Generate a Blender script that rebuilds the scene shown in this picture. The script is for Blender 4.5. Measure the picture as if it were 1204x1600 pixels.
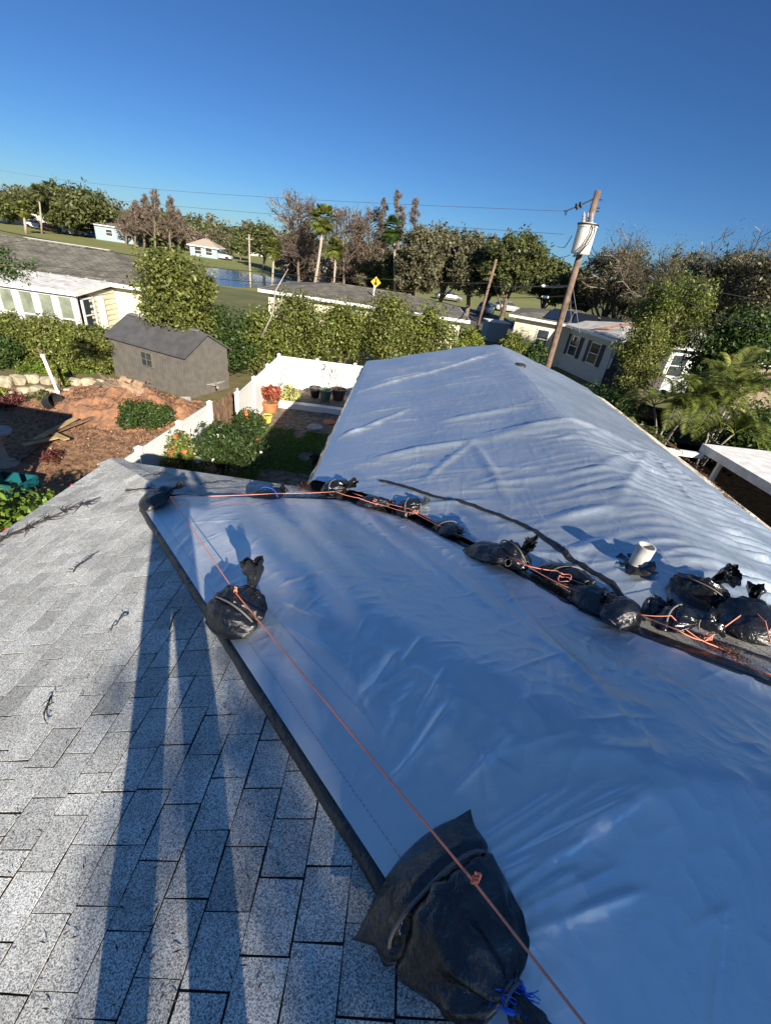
import bpy, bmesh, math, random
import numpy as np
from mathutils import Vector, Matrix, noise
R = math.radians
for o in list(bpy.data.objects): bpy.data.objects.remove(o)
sc = bpy.context.scene
COL = sc.collection
# ------------------------------------------------------------ camera
F_, XN, YN, YV, H = 666.04, 436.1, 1877.96, 649.44, 5.9
def _basis():
    d = np.array([XN-602, YN-800, F_]); d /= np.linalg.norm(d); up = -d
    t = -(up[0]*(YV-602)+up[2]*F_)/up[1]
    Y = np.array([YV-602, t, F_]); Y /= np.linalg.norm(Y)
    return np.cross(Y, up), Y, up
BX, BY, BU = _basis()
cam = bpy.data.objects.new('camera', bpy.data.cameras.new('camera')); COL.objects.link(cam)
cam.data.sensor_fit = 'VERTICAL'; cam.data.sensor_height = 36; cam.data.lens = 36*F_/1600
cam.data.clip_start = 0.03; cam.data.clip_end = 3000
def _w(v): return Vector((v@BX, v@BY, v@BU))
cx, cy, cz = _w(np.array([1., 0, 0])), _w(np.array([0, -1., 0])), _w(np.array([0, 0, -1.]))
M = Matrix((cx, cy, cz)).transposed().to_4x4(); M.translation = (0, 0, H)
cam.matrix_world = M
sc.camera = cam
# ------------------------------------------------------------ sky, sun, exposure
SUN_EL = R(24.0); SUN_AZ = (0.45, -0.89)          # horizontal direction towards the sun
w = bpy.data.worlds.new('World'); sc.world = w; w.use_nodes = True
nt = w.node_tree; bg = nt.nodes['Background']
sky = nt.nodes.new('ShaderNodeTexSky'); sky.sky_type = 'NISHITA'; sky.sun_disc = False
sky.sun_elevation = SUN_EL; sky.sun_rotation = math.atan2(SUN_AZ[0], SUN_AZ[1])
sky.air_density = 1.0; sky.dust_density = 0.0; sky.ozone_density = 4.0; sky.altitude = 1500
mxs = nt.nodes.new('ShaderNodeMix'); mxs.data_type = 'RGBA'; mxs.blend_type = 'MULTIPLY'; mxs.inputs[0].default_value = 1
_tc = nt.nodes.new('ShaderNodeTexCoord'); _sx = nt.nodes.new('ShaderNodeSeparateXYZ'); _rp = nt.nodes.new('ShaderNodeValToRGB')
nt.links.new(_tc.outputs['Generated'], _sx.inputs[0]); nt.links.new(_sx.outputs[2], _rp.inputs[0])
_rp.color_ramp.elements[0].position = .62; _rp.color_ramp.elements[0].color = (.33, .53, .76, 1)
_rp.color_ramp.elements[1].position = .98; _rp.color_ramp.elements[1].color = (1.5, 1.8, 1.8, 1)
nt.links.new(_rp.outputs[0], mxs.inputs[7])
nt.links.new(sky.outputs[0], mxs.inputs[6]); nt.links.new(mxs.outputs[2], bg.inputs[0]); bg.inputs[1].default_value = 0.055
sl = bpy.data.lights.new('sun', 'SUN'); sl.energy = 5.0; sl.angle = R(0.5); sl.color = (1.0, 0.89, 0.74)
so = bpy.data.objects.new('sun', sl); COL.objects.link(so)
_n = math.hypot(*SUN_AZ)
sd = Vector((SUN_AZ[0]/_n*math.cos(SUN_EL), SUN_AZ[1]/_n*math.cos(SUN_EL), math.sin(SUN_EL)))
so.rotation_euler = (-sd).to_track_quat('-Z', 'Y').to_euler()
sc.view_settings.view_transform = 'Standard'; sc.view_settings.look = 'None'
sc.view_settings.exposure = 1.05; sc.view_settings.gamma = 1
# ------------------------------------------------------------ picking world points from picture directions (H = eye height)
def ray(px, py):
    v = np.array([px-602, py-800, F_]); return Vector((v@BX, v@BY, v@BU))
def at(px, py, z=0.0):
    r = ray(px, py); return Vector((0, 0, H))+r*((z-H)/r.z)
def atY(px, py, y):
    r = ray(px, py); return Vector((0, 0, H))+r*(y/r.y)
# roof heights
E = 3.21; XC, YC = -3.42, 4.70; XE, XRG, XR = -0.9, 2.44, 5.6; SM, SR = 0.2727, 0.288
AX, AY = 0.99, 0.79; SL = 0.303; SN = (E+SL*(AX-XC)-E)/(YC-AY+0.0)
ZR = E+SL*(AX-XC)
def z_left(x, y): return E+SL*(x-XC)
def z_north(x, y): return E+SN*(YC-y)
def z_south(x, y): return ZR-SN*(AY-y)
def z_main(x, y): return min(E+SM*(x-XE), E+SR*(XR-x))
def z_wing(x, y): return min(z_left(x, y), z_north(x, y), z_south(x, y))
def roofz(x, y):
    zw = z_wing(x, y) if y < YC+.3 else -9
    zm = z_main(x, y) if x > XE-.6 else -9
    return max(zw, zm)
def on_roof(px, py, off=0.0):
    r = ray(px, py); o = Vector((0, 0, H)); t0 = 0.5/r.length; t = t0
    st = 0.01/r.length
    for _ in range(3000):
        p = o+r*t
        if p.z <= roofz(p.x, p.y)+off: break
        t += st
    lo, hi = t-st, t
    for _ in range(20):
        m = (lo+hi)/2; p = o+r*m
        if p.z <= roofz(p.x, p.y)+off: hi = m
        else: lo = m
    return o+r*hi
# ------------------------------------------------------------ materials
MATS = {}
def mat(name, col, rough=0.8, metal=0.0, var=0.0, vscale=5.0, bump=0.0, bscale=30.0, col2=None, island=0.0,
        spec=0.5, detail=4.0, transl=0.0, hue=0.0, sheen=None):
    if name in MATS: return MATS[name]
    m = bpy.data.materials.new(name); m.use_nodes = True; n = m.node_tree.nodes; l = m.node_tree.links
    b = n['Principled BSDF']; b.inputs['Roughness'].default_value = rough; b.inputs['Metallic'].default_value = metal
    b.inputs['Specular IOR Level'].default_value = spec
    c = (*col, 1.0); b.inputs['Base Color'].default_value = c
    tc = n.new('ShaderNodeTexCoord')
    out = None
    if var or col2:
        nz = n.new('ShaderNodeTexNoise'); nz.inputs['Scale'].default_value = vscale; nz.inputs['Detail'].default_value = detail
        l.new(tc.outputs['Object'], nz.inputs['Vector'])
        rp = n.new('ShaderNodeValToRGB'); rp.color_ramp.elements[0].position = .36; rp.color_ramp.elements[1].position = .64
        c2 = col2 if col2 else tuple(min(1, x*(1+var)) for x in col)
        c1 = col if col2 else tuple(x*(1-var) for x in col)
        rp.color_ramp.elements[0].color = (*c1, 1); rp.color_ramp.elements[1].color = (*c2, 1)
        l.new(nz.outputs['Fac'], rp.inputs['Fac']); out = rp.outputs['Color']
    if island:
        g = n.new('ShaderNodeNewGeometry'); mr = n.new('ShaderNodeMapRange')
        mr.inputs['To Min'].default_value = 1-island; mr.inputs['To Max'].default_value = 1+island
        l.new(g.outputs['Random Per Island'], mr.inputs['Value'])
        hs = n.new('ShaderNodeHueSaturation'); l.new(mr.outputs[0], hs.inputs['Value'])
        if out: l.new(out, hs.inputs['Color'])
        else: hs.inputs['Color'].default_value = c
        if hue:
            ml = n.new('ShaderNodeMath'); ml.operation = 'MULTIPLY'; ml.inputs[1].default_value = 7.31
            fr = n.new('ShaderNodeMath'); fr.operation = 'FRACT'; m2 = n.new('ShaderNodeMapRange')
            m2.inputs['To Min'].default_value = .5-hue; m2.inputs['To Max'].default_value = .5+hue
            l.new(g.outputs['Random Per Island'], ml.inputs[0]); l.new(ml.outputs[0], fr.inputs[0]); l.new(fr.outputs[0], m2.inputs['Value'])
            l.new(m2.outputs[0], hs.inputs['Hue'])
        out = hs.outputs['Color']
    if out: l.new(out, b.inputs['Base Color'])
    if bump:
        n2 = n.new('ShaderNodeTexNoise'); n2.inputs['Scale'].default_value = bscale; n2.inputs['Detail'].default_value = 5
        l.new(tc.outputs['Object'], n2.inputs['Vector'])
        bp = n.new('ShaderNodeBump'); bp.inputs['Strength'].default_value = 1; bp.inputs['Distance'].default_value = bump
        l.new(n2.outputs['Fac'], bp.inputs['Height']); l.new(bp.outputs[0], b.inputs['Normal'])
    if transl:
        tr = n.new('ShaderNodeBsdfTranslucent'); mx = n.new('ShaderNodeMixShader'); mx.inputs[0].default_value = transl
        if out: l.new(out, tr.inputs[0])
        else: tr.inputs[0].default_value = c
        l.new(b.outputs[0], mx.inputs[1]); l.new(tr.outputs[0], mx.inputs[2])
        l.new(mx.outputs[0], n['Material Output'].inputs['Surface'])
    MATS[name] = m; return m

def shingle_mat():
    m = bpy.data.materials.new('shingle'); m.use_nodes = True; n = m.node_tree.nodes; l = m.node_tree.links
    b = n['Principled BSDF']; b.inputs['Roughness'].default_value = .95; b.inputs['Specular IOR Level'].default_value = .15
    tc = n.new('ShaderNodeTexCoord')
    v = n.new('ShaderNodeTexVoronoi'); v.inputs['Scale'].default_value = 340; l.new(tc.outputs['Object'], v.inputs['Vector'])
    rp = n.new('ShaderNodeValToRGB'); e = rp.color_ramp.elements
    e[0].position = .0; e[0].color = (.13, .135, .135, 1); e[1].position = 1; e[1].color = (.92, .93, .88, 1)
    x = e.new(.3); x.color = (.38, .39, .37, 1); x = e.new(.65); x.color = (.72, .735, .69, 1)
    sp = n.new('ShaderNodeSeparateColor'); l.new(v.outputs['Color'], sp.inputs[0]); l.new(sp.outputs[0], rp.inputs[0])
    nz = n.new('ShaderNodeTexNoise'); nz.inputs['Scale'].default_value = 3.0; nz.inputs['Detail'].default_value = 8; nz.inputs['Roughness'].default_value = .75
    l.new(tc.outputs['Object'], nz.inputs['Vector'])
    mr = n.new('ShaderNodeMapRange'); mr.inputs['From Min'].default_value = .3; mr.inputs['From Max'].default_value = .7
    mr.inputs['To Min'].default_value = .78; mr.inputs['To Max'].default_value = 1.3; l.new(nz.outputs['Fac'], mr.inputs[0])
    g = n.new('ShaderNodeNewGeometry'); m2 = n.new('ShaderNodeMapRange'); m2.inputs['To Min'].default_value = .80; m2.inputs['To Max'].default_value = 1.16
    l.new(g.outputs['Random Per Island'], m2.inputs[0])
    mu = n.new('ShaderNodeMath'); mu.operation = 'MULTIPLY'; l.new(mr.outputs[0], mu.inputs[0]); l.new(m2.outputs[0], mu.inputs[1])
    hs = n.new('ShaderNodeHueSaturation'); l.new(rp.outputs[0], hs.inputs['Color']); l.new(mu.outputs[0], hs.inputs['Value'])
    # dark algae streaks
    n3 = n.new('ShaderNodeTexNoise'); n3.inputs['Scale'].default_value = 1.3; n3.inputs['Detail'].default_value = 10; n3.inputs['Roughness'].default_value = .7
    l.new(tc.outputs['Object'], n3.inputs['Vector'])
    r3 = n.new('ShaderNodeMapRange'); r3.inputs['From Min'].default_value = .52; r3.inputs['From Max'].default_value = .75; r3.inputs['To Max'].default_value = .5
    l.new(n3.outputs['Fac'], r3.inputs[0])
    mx = n.new('ShaderNodeMix'); mx.data_type = 'RGBA'; l.new(r3.outputs[0], mx.inputs[0]); l.new(hs.outputs[0], mx.inputs[6]); mx.inputs[7].default_value = (.11, .11, .11, 1)
    l.new(mx.outputs[2], b.inputs['Base Color'])
    bp = n.new('ShaderNodeBump'); bp.inputs['Distance'].default_value = .003; bp.inputs['Strength'].default_value = .8
    l.new(sp.outputs[1], bp.inputs['Height']); l.new(bp.outputs[0], b.inputs['Normal'])
    return m
def tarp_mat(name, col, scale, rough, metal, crink):
    m = bpy.data.materials.new(name); m.use_nodes = True; n = m.node_tree.nodes; l = m.node_tree.links
    b = n['Principled BSDF']; b.inputs['Metallic'].default_value = metal
    tc = n.new('ShaderNodeTexCoord')
    nz = n.new('ShaderNodeTexNoise'); nz.inputs['Scale'].default_value = 1.1; nz.inputs['Detail'].default_value = 6
    l.new(tc.outputs['Object'], nz.inputs['Vector'])
    mr = n.new('ShaderNodeMapRange'); mr.inputs['From Min'].default_value = .3; mr.inputs['From Max'].default_value = .7
    mr.inputs['To Min'].default_value = rough-.05; mr.inputs['To Max'].default_value = rough+.07; l.new(nz.outputs['Fac'], mr.inputs[0]); l.new(mr.outputs[0], b.inputs['Roughness'])
    m2 = n.new('ShaderNodeMix'); m2.data_type = 'RGBA'; l.new(nz.outputs['Fac'], m2.inputs[0])
    m2.inputs[6].default_value = (*[c*.88 for c in col], 1); m2.inputs[7].default_value = (*[min(1, c*1.08) for c in col], 1)
    l.new(m2.outputs[2], b.inputs['Base Color'])
    # crinkles: ridged creases of three sizes
    last = None
    for sc_, amp, st in ((scale, crink, (1, .45, 1)), (scale*2.7, crink*.35, (.6, 1, 1)), (scale*9, crink*.08, (1, 1, 1))):
        mp = n.new('ShaderNodeMapping'); mp.inputs['Scale'].default_value = st; mp.inputs['Rotation'].default_value = (0, 0, .5)
        l.new(tc.outputs['Object'], mp.inputs[0])
        q = n.new('ShaderNodeTexNoise'); q.inputs['Scale'].default_value = sc_; q.inputs['Detail'].default_value = 3; q.inputs['Distortion'].default_value = .6
        l.new(mp.outputs[0], q.inputs['Vector'])
        s1 = n.new('ShaderNodeMath'); s1.operation = 'SUBTRACT'; s1.inputs[1].default_value = .5; l.new(q.outputs['Fac'], s1.inputs[0])
        s2 = n.new('ShaderNodeMath'); s2.operation = 'ABSOLUTE'; l.new(s1.outputs[0], s2.inputs[0])
        s3 = n.new('ShaderNodeMath'); s3.operation = 'MULTIPLY'; s3.inputs[1].default_value = -1; l.new(s2.outputs[0], s3.inputs[0])
        s4 = n.new('ShaderNodeMath'); s4.operation = 'MAXIMUM'; s4.inputs[1].default_value = -.09; l.new(s3.outputs[0], s4.inputs[0])
        bp = n.new('ShaderNodeBump'); bp.inputs['Distance'].default_value = amp; bp.inputs['Strength'].default_value = 1
        l.new(s4.outputs[0], bp.inputs['Height'])
        if last: l.new(last, bp.inputs['Normal'])
        last = bp.outputs[0]
    l.new(last, b.inputs['Normal'])
    return m
def film_mat(name, col, rough, weave=0.0):
    m = bpy.data.materials.new(name); m.use_nodes = True; n = m.node_tree.nodes; l = m.node_tree.links
    b = n['Principled BSDF']; b.inputs['Base Color'].default_value = (*col, 1); b.inputs['Roughness'].default_value = rough; b.inputs['Specular IOR Level'].default_value = .9
    tc = n.new('ShaderNodeTexCoord'); last = None
    for s, d in ((9, .018), (34, .005)):
        q = n.new('ShaderNodeTexNoise'); q.inputs['Scale'].default_value = s; q.inputs['Detail'].default_value = 4; q.inputs['Distortion'].default_value = 1.2
        l.new(tc.outputs['Object'], q.inputs['Vector'])
        bp = n.new('ShaderNodeBump'); bp.inputs['Distance'].default_value = d; bp.inputs['Strength'].default_value = .8; l.new(q.outputs['Fac'], bp.inputs['Height'])
        if last: l.new(last, bp.inputs['Normal'])
        last = bp.outputs[0]
    if weave:
        k = n.new('ShaderNodeTexWave'); k.inputs['Scale'].default_value = 90; k.inputs['Distortion'].default_value = 2; l.new(tc.outputs['Object'], k.inputs['Vector'])
        bp = n.new('ShaderNodeBump'); bp.inputs['Distance'].default_value = weave; l.new(k.outputs['Fac'], bp.inputs['Height']); l.new(last, bp.inputs['Normal']); last = bp.outputs[0]
        nz = n.new('ShaderNodeTexNoise'); nz.inputs['Scale'].default_value = 6; nz.inputs['Detail'].default_value = 6; l.new(tc.outputs['Object'], nz.inputs['Vector'])
        mr = n.new('ShaderNodeMapRange'); mr.inputs['From Min'].default_value = .3; mr.inputs['From Max'].default_value = .7; mr.inputs['To Min'].default_value = rough-.12; mr.inputs['To Max'].default_value = rough+.2
        l.new(nz.outputs['Fac'], mr.inputs[0]); l.new(mr.outputs[0], b.inputs['Roughness'])
    l.new(last, b.inputs['Normal']); return m
SHINGLE = shingle_mat()
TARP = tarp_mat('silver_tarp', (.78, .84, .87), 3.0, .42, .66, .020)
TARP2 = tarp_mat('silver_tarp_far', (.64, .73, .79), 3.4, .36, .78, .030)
BLACK = film_mat('black_plastic', (.012, .013, .015), .22)
BAGM = film_mat('woven_bag', (.010, .011, .013), .20, .0003)
BAND = film_mat('black_band', (.012, .014, .016), .42)
UNDER = mat('roof_felt', (.022, .023, .026), .95)
GREYSH = mat('grey_roof', (.15, .142, .118), .95, var=.3, vscale=2.0, bump=.01, bscale=12)
def add_courses(m, sx=3.0, sy=6.5):
    n = m.node_tree.nodes; l = m.node_tree.links; b = n['Principled BSDF']; src = b.inputs['Base Color'].links[0].from_socket
    tc = n.new('ShaderNodeTexCoord'); br = n.new('ShaderNodeTexBrick'); br.inputs['Scale'].default_value = 1.0; br.inputs['Brick Width'].default_value = .33; br.inputs['Row Height'].default_value = .15
    br.inputs['Mortar Size'].default_value = .014; br.inputs['Color1'].default_value = (1.15, 1.15, 1.15, 1); br.inputs['Color2'].default_value = (.75, .75, .75, 1); br.inputs['Mortar'].default_value = (.35, .35, .35, 1)
    mx = n.new('ShaderNodeMix'); mx.data_type = 'RGBA'; mx.blend_type = 'MULTIPLY'; mx.inputs[0].default_value = 1
    l.new(tc.outputs['Object'], br.inputs['Vector']); l.new(src, mx.inputs[6]); l.new(br.outputs['Color'], mx.inputs[7]); l.new(mx.outputs[2], b.inputs['Base Color'])
add_courses(GREYSH)
WHITE = mat('white_paint', (.78, .78, .76), .45, var=.05, vscale=2)
VINYL = mat('white_vinyl', (.80, .80, .78), .4, var=.05, vscale=1.3)
CREAM = mat('cream_siding', (.66, .62, .46), .7, var=.06, vscale=1.5)
FASC = mat('old_fascia', (.58, .53, .43), .8, var=.35, vscale=6)
GLASS = mat('window_glass', (.035, .045, .055), .08, spec=.8)
WOOD = mat('weathered_wood', (.19, .12, .075), .85, var=.35, vscale=5, bump=.004, bscale=20)
POLEM = mat('pole_wood', (.17, .115, .085), .9, var=.3, vscale=6)
SHEDM = mat('shed_plastic', (.125, .118, .106), .6, var=.12, vscale=4)
SHEDR = mat('shed_roof', (.085, .085, .088), .6, var=.15, vscale=3)
DKMETAL = mat('dark_metal', (.03, .03, .03), .4)
CONC = mat('concrete', (.38, .36, .32), .9, var=.2, vscale=6)
LIME = mat('limestone', (.36, .32, .23), .95, var=.3, vscale=5, bump=.03, bscale=9)
SOIL = mat('orange_soil', (.34, .165, .085), .98, col2=(.19, .11, .07), vscale=4, bump=.06, bscale=9)
BARK = mat('bark', (.15, .115, .085), .95, var=.3, vscale=6)
BARKP = mat('pale_bark', (.34, .30, .25), .95, var=.25, vscale=6)
ORANGE_R = mat('orange_rope', (.92, .30, .19), .5)
GREYR = mat('grey_rope', (.16, .15, .14), .7)
BLUE_R = mat('blue_rope', (.03, .2, .95), .5)
TERRA = mat('terracotta', (.55, .17, .06), .8, var=.15)
def leafm(name, col, isl=.55, hue=.02, tr=.3, rough=.45): return mat(name, tuple(c*1.2 for c in col), rough, island=isl, hue=hue, transl=tr, spec=.35)
L_HEDGE = leafm('leaf_hedge', (.125, .150, .034), .65)
L_FICUS = leafm('leaf_ficus', (.115, .135, .032), .65)
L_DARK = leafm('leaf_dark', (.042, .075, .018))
L_OAK = leafm('leaf_oak', (.082, .096, .032))
L_MOSS = leafm('leaf_moss', (.115, .112, .062), .5)
L_BROWN = leafm('twig_brown', (.17, .135, .105), .4)
L_GREY = leafm('twig_grey', (.17, .135, .105), .4)
L_YEL = leafm('leaf_yellow', (.16, .19, .03))
L_PALM = leafm('leaf_palm', (.105, .135, .028), .6)
L_FANP = leafm('leaf_fan', (.12, .14, .03), .6)
L_DRY = leafm('leaf_dry', (.28, .20, .10), .4)
# ------------------------------------------------------------ object helpers
def tag(o, label=None, cat=None, group=None, kind=None):
    if label: o['label'] = label
    if cat: o['category'] = cat
    if group: o['group'] = group
    if kind: o['kind'] = kind
    return o
def empty(name, loc, label, cat, group=None, rz=0.0):
    o = bpy.data.objects.new(name, None); COL.objects.link(o); o.location = loc; o.rotation_euler = (0, 0, rz)
    o.empty_display_size = .2
    bpy.context.view_layer.update() if False else None
    return tag(o, label, cat, group)
class MB:
    def __init__(s): s.v = []; s.f = []
    def add(s, vs, fs):
        k = len(s.v); s.v += [tuple(v) for v in vs]; s.f += [tuple(i+k for i in f) for f in fs]; return s
    def box(s, c, d, rz=0.0, rx=0.0, ry=0.0):
        m = Matrix.Translation(c) @ Matrix.Rotation(rz, 4, 'Z') @ Matrix.Rotation(ry, 4, 'Y') @ Matrix.Rotation(rx, 4, 'X')
        vs = [m @ Vector((x*d[0]/2, y*d[1]/2, z*d[2]/2)) for x in (-1, 1) for y in (-1, 1) for z in (-1, 1)]
        return s.add(vs, [(0, 1, 3, 2), (4, 6, 7, 5), (0, 4, 5, 1), (2, 3, 7, 6), (0, 2, 6, 4), (1, 5, 7, 3)])
    def beam(s, a, b, wd, ht, upv=(0, 0, 1)):
        a, b = Vector(a), Vector(b); d = (b-a).normalized(); u = Vector(upv); sd_ = d.cross(u)
        if sd_.length < 1e-4: sd_ = d.cross(Vector((1, 0, 0)))
        sd_.normalize(); u = sd_.cross(d)
        vs = [p+sd_*x*wd/2+u*z*ht/2 for p in (a, b) for x, z in ((-1, -1), (1, -1), (1, 1), (-1, 1))]
        return s.add(vs, [(0, 3, 2, 1), (4, 5, 6, 7), (0, 1, 5, 4), (1, 2, 6, 5), (2, 3, 7, 6), (3, 0, 4, 7)])
    def tube(s, pts, r, n=8, cap=True):
        pts = [Vector(p) for p in pts]; N = len(pts)
        rs = r if isinstance(r, (list, tuple)) else [r]*N
        k = len(s.v); prev = None
        for i, p in enumerate(pts):
            d = (pts[min(i+1, N-1)]-pts[max(i-1, 0)])
            d = d.normalized() if d.length > 1e-9 else Vector((0, 0, 1))
            if prev is None:
                a = d.orthogonal().normalized()
            else:
                a = prev-d*prev.dot(d)
                a = a.normalized() if a.length > 1e-6 else d.orthogonal().normalized()
            prev = a; b = d.cross(a)
            for j in range(n):
                t = 2*math.pi*j/n; s.v.append(tuple(p+(a*math.cos(t)+b*math.sin(t))*rs[i]))
        for i in range(N-1):
            for j in range(n):
                s.f.append((k+i*n+j, k+i*n+(j+1) % n, k+(i+1)*n+(j+1) % n, k+(i+1)*n+j))
        if cap: s.f.append(tuple(k+j for j in reversed(range(n)))); s.f.append(tuple(k+(N-1)*n+j for j in range(n)))
        return s
    def lathe(s, prof, c=(0, 0, 0), n=20, axis=None):
        k = len(s.v); c = Vector(c)
        q = Vector((0, 0, 1)).rotation_difference(Vector(axis)) if axis is not None else None
        for r, z in prof:
            for j in range(n):
                t = 2*math.pi*j/n; p = Vector((r*math.cos(t), r*math.sin(t), z))
                if q: p = q @ p
                s.v.append(tuple(c+p))
        for i in range(len(prof)-1):
            for j in range(n): s.f.append((k+i*n+j, k+i*n+(j+1) % n, k+(i+1)*n+(j+1) % n, k+(i+1)*n+j))
        return s
    def build(s, name, m, parent=None, smooth=False, rel=True):
        me = bpy.data.meshes.new(name)
        vs = s.v
        if parent is not None and rel:
            inv = Matrix.LocRotScale(parent.location, parent.rotation_euler, None)
            pp = parent.parent
            while pp is not None:
                inv = Matrix.LocRotScale(pp.location, pp.rotation_euler, None) @ inv; pp = pp.parent
            inv = inv.inverted(); vs = [tuple(inv @ Vector(v)) for v in vs]
        me.from_pydata(vs, [], s.f); me.materials.append(m)
        if smooth: me.polygons.foreach_set('use_smooth', [True]*len(me.polygons))
        me.update(); o = bpy.data.objects.new(name, me); COL.objects.link(o)
        if parent is not None: o.parent = parent
        return o
def grid(fn, nu, nv):
    b = MB(); b.v = [tuple(fn(i/nu, j/nv)) for i in range(nu+1) for j in range(nv+1)]
    b.f = [(i*(nv+1)+j, (i+1)*(nv+1)+j, (i+1)*(nv+1)+j+1, i*(nv+1)+j+1) for i in range(nu) for j in range(nv)]
    return b
def quads_mesh(name, V, m, parent=None):
    """V: (n,4,3) array of separate quads"""
    n = len(V); me = bpy.data.meshes.new(name); off = Vector((0, 0, 0)) if parent is None else parent.location
    V = V-np.array(off)
    me.vertices.add(n*4); me.vertices.foreach_set('co', V.reshape(-1).astype(np.float32))
    me.loops.add(n*4); me.loops.foreach_set('vertex_index', np.arange(n*4, dtype=np.int32))
    me.polygons.add(n); me.polygons.foreach_set('loop_start', np.arange(0, n*4, 4, dtype=np.int32))
    me.polygons.foreach_set('loop_total', np.full(n, 4, dtype=np.int32))
    me.materials.append(m); me.update(calc_edges=True)
    o = bpy.data.objects.new(name, me); COL.objects.link(o)
    if parent is not None: o.parent = parent
    return o
def leaves_at(P, N, size, rs, aspect=.5, jitter=.9):
    n = len(P); d = N+rs.normal(0, jitter, (n, 3)); d /= np.linalg.norm(d, axis=1)[:, None]+1e-9
    t = rs.normal(0, 1, (n, 3)); a = np.cross(d, t); a /= np.linalg.norm(a, axis=1)[:, None]+1e-9
    b = np.cross(d, a); s = size*rs.uniform(.6, 1.35, (n, 1))
    return np.stack([P-a*s, P-b*s*aspect+d*s*.12, P+a*s, P+b*s*aspect+d*s*.12], axis=1)
def crown_clumps(c, rx, ry, rz, nc, rs, cr=.3):
    P = rs.normal(0, 1, (nc, 3)); P /= np.linalg.norm(P, axis=1)[:, None]
    P *= rs.uniform(.2, 1.0, (nc, 1))**.5
    P[:, 2] = np.where(P[:, 2] < -.55, -P[:, 2]*.5, P[:, 2])
    rad = cr*rs.uniform(.4, 1.35, nc)*(rx+rz)/2
    return P*np.array([rx-cr*rx*.6, ry-cr*ry*.6, rz-cr*rz*.6])+np.array(c), rad
def crown_mesh(cl, rad, nl, size, rs, aspect=.5, dens_pow=1.0):
    out = []
    tot = (rad**2).sum()
    for p, r in zip(cl, rad):
        k = max(6, int(nl*r*r/tot)); d = rs.normal(0, 1, (k, 3)); d /= np.linalg.norm(d, axis=1)[:, None]
        rr = r*rs.uniform(.3, 1.3, (k, 1)); Q = p+d*rr*np.array([1.1, 1.1, .8])
        Nn = d+np.array([0, 0, .5]); out.append(leaves_at(Q, Nn, size, rs, aspect))
    return np.concatenate(out)
def tree(name, label, cat, pxc, pytop, pybot, hw, Y, leaf, lsize, nl, group=None, seed=1, zbase=0.0, nc=40, bark=None, cr=.3, trunk=True, depth=None, tr_r=None, asp=.5, aspect_y=1.0):
    """crown centred on picture column pxc, spanning pytop..pybot, half-width hw px, standing at distance Y"""
    rs = np.random.RandomState(seed); rnd = random.Random(seed)
    mid = (pytop+pybot)/2; c = atY(pxc, mid, Y); top = atY(pxc, pytop, Y); bot = atY(pxc, pybot, Y)
    rz = (top.z-bot.z)/2; rx = (atY(pxc+hw, mid, Y)-atY(pxc-hw, mid, Y)).length/2; ry = depth if depth else rx*.85
    cz_ = (top.z+bot.z)/2
    root = empty(name, (c.x, Y, zbase), label, cat, group)
    cl, rad = crown_clumps((c.x, Y, cz_), rx, ry, rz, nc, rs, cr)
    sh_ = []
    for p_, r_ in zip(cl, rad):
        for q_ in range(3):
            d_ = rs.normal(0, 1, 3); d_[2] = abs(d_[2])*.9; d_ /= np.linalg.norm(d_); L_ = r_*rs.uniform(1.2, 1.9); m_ = 9
            tt = np.linspace(.6, 1, m_)[:, None]*L_; sh_.append(p_+d_*tt+rs.normal(0, lsize*.7, (m_, 3)))
    sh_ = np.concatenate(sh_)
    quads_mesh('crown', np.concatenate([crown_mesh(cl, rad, nl, lsize, rs, asp), crown_mesh(cl, rad*1.05, nl//3, lsize*.6, rs, asp), leaves_at(sh_, rs.normal(0, 1, sh_.shape), lsize*.9, rs, asp)]), leaf, root)
    if trunk:
        b = MB(); r0 = tr_r or max(.06, (top.z-zbase)*.028)
        zt = cz_-rz*.2; n = 6
        pts = [Vector((c.x+rnd.uniform(-.1, .1)*r0*4, Y+rnd.uniform(-.1, .1)*r0*4, zbase-.1+(zt-zbase)*i/n)) for i in range(n+1)]
        b.tube(pts, [r0*(1.25-.75*i/n) for i in range(n+1)], 7)
        for k in range(min(14, nc//3)):
            q = Vector(cl[k]); i = rnd.randint(2, n); p = pts[i]; m_ = p.lerp(q, .5)+Vector((rnd.uniform(-.2, .2), rnd.uniform(-.2, .2), .1))*rx*.3
            b.tube([p, m_, q], [r0*.5, r0*.3, r0*.08], 5)
        b.build('trunk', bark or BARK, root, smooth=True)
    return root
def branchy(b, p, d, L, r, depth, rnd, droop=0.0, spread=.6, nkids=4, tips=None, minr=.006):
    n = 4; pts = [p]; cur = p.copy(); dd = d.normalized()
    for i in range(n):
        dd = (dd+Vector((rnd.uniform(-1, 1), rnd.uniform(-1, 1), rnd.uniform(-1, 1)))*.13+Vector((0, 0, droop))).normalized()
        cur = cur+dd*L/n; pts.append(cur.copy())
    b.tube(pts, [max(minr, r*(1-.75*i/n)) for i in range(n+1)], 3 if depth < 2 else 5, cap=False)
    if depth <= 0:
        if tips is not None: tips.append(cur.copy())
        return
    for k in range(nkids):
        t = rnd.uniform(.35, 1.0); i = min(n-1, int(t*n)); q = pts[i].lerp(pts[i+1], t*n-i)
        s = dd.cross(Vector((rnd.uniform(-1, 1), rnd.uniform(-1, 1), rnd.uniform(-1, 1)))).normalized()
        branchy(b, q, (dd+s*spread*rnd.uniform(.7, 1.5)), L*rnd.uniform(.4, .62), r*.5, depth-1, rnd, droop, spread, nkids, tips, minr)
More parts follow.
